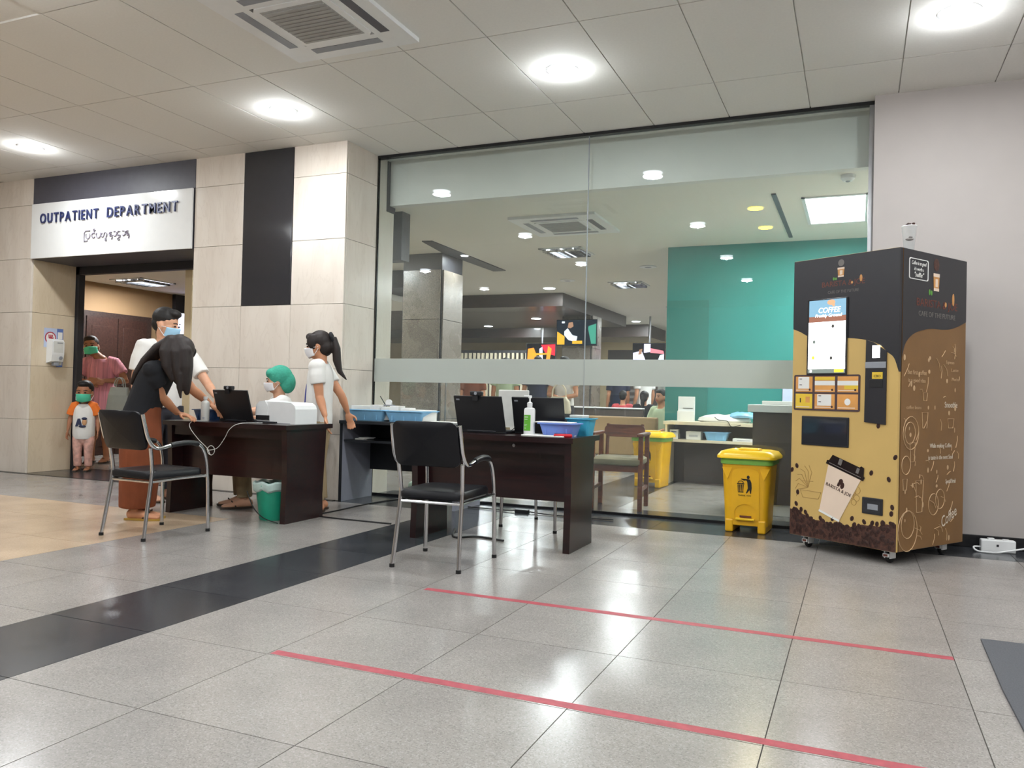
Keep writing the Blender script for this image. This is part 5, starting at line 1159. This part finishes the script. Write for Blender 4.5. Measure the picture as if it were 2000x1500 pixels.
            a_ = [prof(u, ra) + .016 for u in us[:5]] + [.12 * h * fat, .125 * h * fat, .132 * h * fat, .14 * h * fat]; b_ = [prof(u, rb) + .016 for u in us[:5]] + [.085 * h * fat, .09 * h * fat, .095 * h, .1 * h]
            g.loft(pts, a_, b_, hipx, 28)
            for s_ in 'RL':
                S, E = j['S' + s_], j['E' + s_]; en = lerp(S, E, sleeve); g.loft([lerp(S, j['N'], .55), lerp(S, j['N'], .05), lerp(S, en, .5), en], [q * h for q in (.04, .05, .05, .052)], [q * h for q in (.045, .05, .05, .052)], V((.2, 1, .1)), 16)
            remesh(g.obj('dress', bm_, t), vox, 3)
    if feet:
        for s_ in 'RL':
            A = j['A' + s_]; z = A.z - .044 * h
            sl = G().prism([(A.x + px * h, A.y + py * h) for px, py in ((-.022, -.045), (.022, -.045), (.03, .03), (.032, .09), (.018, .13), (-.018, .13), (-.032, .09), (-.03, .03))], .014, z - .012 + .012, 'xy').obj('sandal', 'sandal' if feet != 'gold' else 'sandal_gold', t)
            G().tube([(A.x - .03 * h, A.y + .05 * h, z + .016), (A.x, A.y + .07 * h, z + .04 * h), (A.x + .03 * h, A.y + .05 * h, z + .016)], .005, 6).obj('strap', 'sandal', sl)
    return t, j, hp, sp
# bending visitor in black
LONG_HAIR = [([(-4.76, 4.59, 1.345), (-4.84, 4.54, 1.28), (-4.91, 4.49, 1.18), (-4.96, 4.45, 1.08), (-4.985, 4.43, 1.02)], .105, .05),
             ([(-4.71, 4.61, 1.345), (-4.66, 4.61, 1.27), (-4.645, 4.61, 1.15), (-4.645, 4.615, 1.03), (-4.64, 4.62, .955)], .085, .055),
             ([(-4.74, 4.55, 1.335), (-4.735, 4.50, 1.25), (-4.72, 4.50, 1.15), (-4.695, 4.53, 1.05)], .075, .05),
             ([(-4.72, 4.58, 1.34), (-4.685, 4.55, 1.25), (-4.67, 4.55, 1.13), (-4.66, 4.565, 1.0)], .07, .05),
             ([(-4.65, 4.56, 1.1), (-4.655, 4.56, 1.0), (-4.65, 4.57, .92)], .03, .025)]
person('bending long haired woman in black shirt and brown skirt leaning on the desk', (-4.97, 4.5, 0), R(-72), 1.56,
       JW=dict(P=(-4.97, 4.49, .72), N=(-4.83, 4.57, 1.17), H=(-4.715, 4.62, 1.262), SR=(-4.80, 4.43, 1.12), SL=(-4.88, 4.74, 1.13), ER=(-4.83, 4.56, .92), WR=(-4.885, 4.77, .80), EL=(-4.82, 4.86, .98), WL=(-4.80, 5.03, .87),
               HR=(-4.95, 4.41, .76), HL=(-4.99, 4.57, .76), KR=(-4.92, 4.42, .42), KL=(-5.0, 4.58, .42), AR=(-4.95, 4.46, .07), AL=(-5.02, 4.55, .07)),
       hands={'R': ((.1, 1, -.25), (0, -.2, -1)), 'L': ((.3, .8, -.5), (0, -.3, -1))}, hair='long', hair_m='hair_brown', top='black_cloth', bottom=('skirt', 'brown_cloth'), pitch=48, yaw=10, feet='gold', hem=.0)
person('man in white t-shirt and blue face mask standing at the left desk', (-5.64, 5.34, 0), R(-104), 1.66, sex='m', skin='skin_light',
       JW=dict(WL=(-5.12, 5.42, .93), EL=(-5.32, 5.55, 1.02)), hair='crop', hs=1.13, top='white_cloth', bottom=('trousers', 'dark_cloth'), mask='mask_blue', yaw=34, pitch=12, hem=.06, sleeve=.7)
person('seated nurse in white with green surgical cap typing behind the desk', (-4.56, 5.66, 0), R(140), 1.5, skin='skin_light',
       J=dict(P=(0, -.05, .40), N=(0, .05, .92), H=(0, .075, 1.072), SR=(.155, .04, .88), SL=(-.155, .04, .88), ER=(.2, .18, .72), WR=(.12, .36, .76), HR=(.09, -.02, .46), HL=(-.09, -.02, .46), KR=(.1, .36, .46), KL=(-.1, .36, .46), AR=(.1, .33, .07), AL=(-.1, .33, .07)),
       JW=dict(EL=(-4.60, 5.36, .82), WL=(-4.66, 5.22, .79)), hair=None, hair_m='hair_black', top='white_cloth', bottom=('trousers', 'khaki_cloth'), mask='mask_white', yaw=-8, pitch=5, hem=.05)
pn_, jn, hpn, spn = person('standing nurse in white with ponytail, one hand on the desk corner', (-4.13, 5.56, 0), R(116), 1.475, skin='skin', J=dict(),
       JW=dict(EL=(-4.03, 5.43, .945), WL=(-3.94, 5.385, .80), ER=(-4.02, 5.72, .96), WR=(-4.0, 5.78, .83)), hands={'L': ((-.25, -.25, -1), (0, -1, .2)), 'R': ((0, -.3, -1), (-1, 0, 0))},
       hair='pony', hs=1.1, hair_m='hair_brown', top='white_cloth', bottom=('trousers', 'khaki_cloth'), mask='mask_white', pitch=10, hem=.02)
G().tube(spline([hpn(0, -.03, -.06), hpn(-.035, 0, -.085), hpn(-.03, .04, -.13), (-.02, .1, 1.05), (-.01, .115, .9), (0, .115, .85)]), .005, 6).obj('lanyard', 'lanyard_blue', pn_)
pk, jp, _, _ = person('woman in pink striped dress and green mask standing in the doorway', (-9.03, 7.52, 0), R(212), 1.6, skin='skin_dark', fat=1.12,
       J=dict(H=(.12, .02, 1.5), EL=(-.33, .05, 1.06), WL=(-.1, .21, 1.06), ER=(.3, .06, 1.05), WR=(.06, .22, 1.04)), hands={'L': ((1, .2, 0), (0, -1, 0)), 'R': ((-1, .2, 0), (0, -1, 0))}, hs=1.14, hair='short', hair_m='hair_brown', bottom=('dress', 'pink_stripe'), mask='mask_green', yaw=5, roll=8, sleeve=.6)
bo, jb, hpb, _ = person('small boy in white shirt with orange sleeves and pink check trousers', (-8.27, 6.68, 0), R(215), 1.035, skin='skin_dark', sex='c', hs=1.75,
       J=dict(H=(0, .012, .912), N=(0, -.005, .785), P=(0, 0, .36), SR=(.11, 0, .75), SL=(-.11, 0, .75), ER=(.15, -.01, .61), EL=(-.15, -.01, .61), WL=(-.16, .03, .47), WR=(.16, .03, .47), HR=(.055, 0, .4), HL=(-.055, 0, .4), KR=(.06, .01, .22), KL=(-.06, .01, .22)), hair='short', top='white_cloth', bottom=('trousers', 'pink_check'), mask='mask_green', pitch=4, vox=.0065, hem=.02, sleeve=.05, feet='sandal')
for s_ in 'RL':     # raglan sleeves
    S, E = jb['S' + s_], jb['E' + s_]; g = G(); g.loft([lerp(S, jb['N'], .6), lerp(S, jb['N'], .1), lerp(S, E, .4), lerp(S, E, .72)], [.045, .054, .053, .055], [.05, .055, .054, .056], V((.2, 1, .1)), 16); remesh(g.obj('sleeve', 'orange_cloth', bo), .0065, 3)
G().tube([(.055 * math.cos(a), -.005 + .052 * math.sin(a), .79 + .012 * math.cos(2 * a) - .012 * math.sin(a)) for a in [2 * math.pi * q / 20 for q in range(20)]], .008, 8, closed=True).obj('collar', 'print_navy', bo, smooth=True)
# plain letter-shaped print on his shirt
G().prism([(x, z - .03) for x, z in ((.065, .55), (.04, .55), (.035, .57), (.02, .57), (.015, .55), (-.01, .55), (.016, .64), (.04, .64))], .02, .08).obj('shirt_print', 'print_navy', bo)
G().ell((-.03, .092, .57), (.026, .012, .04)).obj('shirt_print', 'print_tan', bo); G().ell((-.03, .095, .61), (.03, .012, .016)).ell((-.01, .095, .52), (.04, .012, .014)).obj('shirt_print', 'print_navy', bo)
# tote bag carried by the woman in pink
t = thing('tote_bag', 'grey shopping bag hanging from the arm of the woman in pink', 'bag', (-8.5, 7.36, .68), R(12))
G().quad_strip([[(px * f, py * f2, z) for px, py in rrect(-.16, .16, -.05, .05, .02)] for f, f2, z in ((1, 1, 0), (1.0, 1.1, .02), (.86, .9, .2), (.74, .4, .3))]).obj('bag_body', 'bag_grey', t)
for y in (-.02, .02): G().tube(spline([(-.07, y, .29), (-.05, y, .38), (.0, y, .42), (.05, y, .38), (.07, y, .29)]), .006, 6).obj('handle', 'bag_grey', t, smooth=True)
# people in the waiting room, seen small through the glass
BG = 'people in the waiting room behind the glass'
def back(label, x, y, h, rz, top, bot, hair='short', sit=False, sex='f', **kw):
    J = dict(kw.pop('J', {}))
    if sit: J.update(P=(0, 0, .34), N=(0, .03, .86), H=(0, .05, 1.02), SR=(.16, .02, .82), SL=(-.16, .02, .82), ER=(.2, .1, .55), EL=(-.2, .1, .55), WR=(.1, .28, .5), WL=(-.1, .28, .5), HR=(.09, 0, .4), HL=(-.09, 0, .4), KR=(.1, .38, .4), KL=(-.1, .38, .4), AR=(.1, .36, .06), AL=(-.1, .36, .06))
    return person(label, (x, y, 0), R(rz), h, J=J, vox=.014, hair=hair, top=top, bottom=('trousers', bot), sex=sex, group=BG, fine=False, **kw)
back('standing person in white seen behind the left laptop, next to the granite column', -6.2, 12.5, 1.6, 0, 'white_cloth', 'dark_cloth')
back('person with brown hair and rosy shirt standing behind the webcam', -5.95, 12.2, 1.5, 20, 'brown_cloth', 'dark_cloth', 'bun')
back('person in pale green shirt standing behind the left laptop', -5.52, 12.6, 1.62, 10, 'pale_green_cloth', 'khaki_cloth')
back('person in dark shirt standing behind the white screen', -5.05, 12.9, 1.66, 190, 'navy_cloth', 'khaki_cloth', sex='m')
back('person in white shirt with crossed arms and pale bag behind the right laptop', -4.42, 12.5, 1.64, 170, 'white_cloth', 'dark_cloth', J=dict(ER=(.26, .06, 1.02), WR=(.0, .2, .98), EL=(-.26, .06, 1.02), WL=(.02, .22, .95)))
t = thing('shoulder_bag', 'cream shoulder bag held by the white shirted person', 'bag', (-4.4, 12.2, .72)); G().quad_strip([[(px * f, py * f, z) for px, py in rrect(-.2, .2, -.06, .06, .03)] for f, z in ((.95, 0), (1, .05), (.85, .2), (.6, .27))]).obj('bag_body', 'cream_laminate', t); G().tube(spline([(-.12, 0, .25), (-.1, .0, .4), (0, .02, .48), (.1, 0, .4), (.12, 0, .25)]), .012, 6).obj('handle', 'cream_laminate', t)
back('person in red shirt sitting on the dark bench with back turned', -4.02, 14.62, 1.45, 0, 'red_cloth', 'dark_cloth', sit=True)
back('person with long black hair sitting right of the red shirt', -3.62, 14.62, 1.5, 0, 'black_cloth', 'dark_cloth', 'pony', sit=True)
back('person in navy standing behind the red shirted visitor', -4.55, 16.2, 1.6, 30, 'navy_cloth', 'navy_cloth', 'bun')
back('person in white shirt and dark trousers standing left of the teal wall', -4.05, 16.4, 1.66, 60, 'white_cloth', 'navy_cloth', sex='m')
back('person in grey standing right of the white shirted one by the teal wall', -3.72, 16.7, 1.6, 120, 'bag_grey', 'khaki_cloth')
back('person in pale shirt sitting with bent arm at the edge of the teal wall', -2.62, 11.75, 1.5, 150, 'pale_green_cloth', 'dark_cloth', sit=True)
back('person in a dark top half hidden behind the woman in pink', -9.5, 8.75, 1.42, 185, 'dark_cloth', 'dark_cloth', 'bun')

# ------------------------------------------------------------------ bake the modelling modifiers into plain meshes
bpy.context.view_layer.update()
dg = bpy.context.evaluated_depsgraph_get()
done = [(o, bpy.data.meshes.new_from_object(o.evaluated_get(dg))) for o in BAKE]
for o, me in done:
    old = o.data; o.modifiers.clear(); o.data = me; me.name = old.name
    for p in me.polygons: p.use_smooth = True
    if not me.materials and old.materials: me.materials.append(old.materials[0])
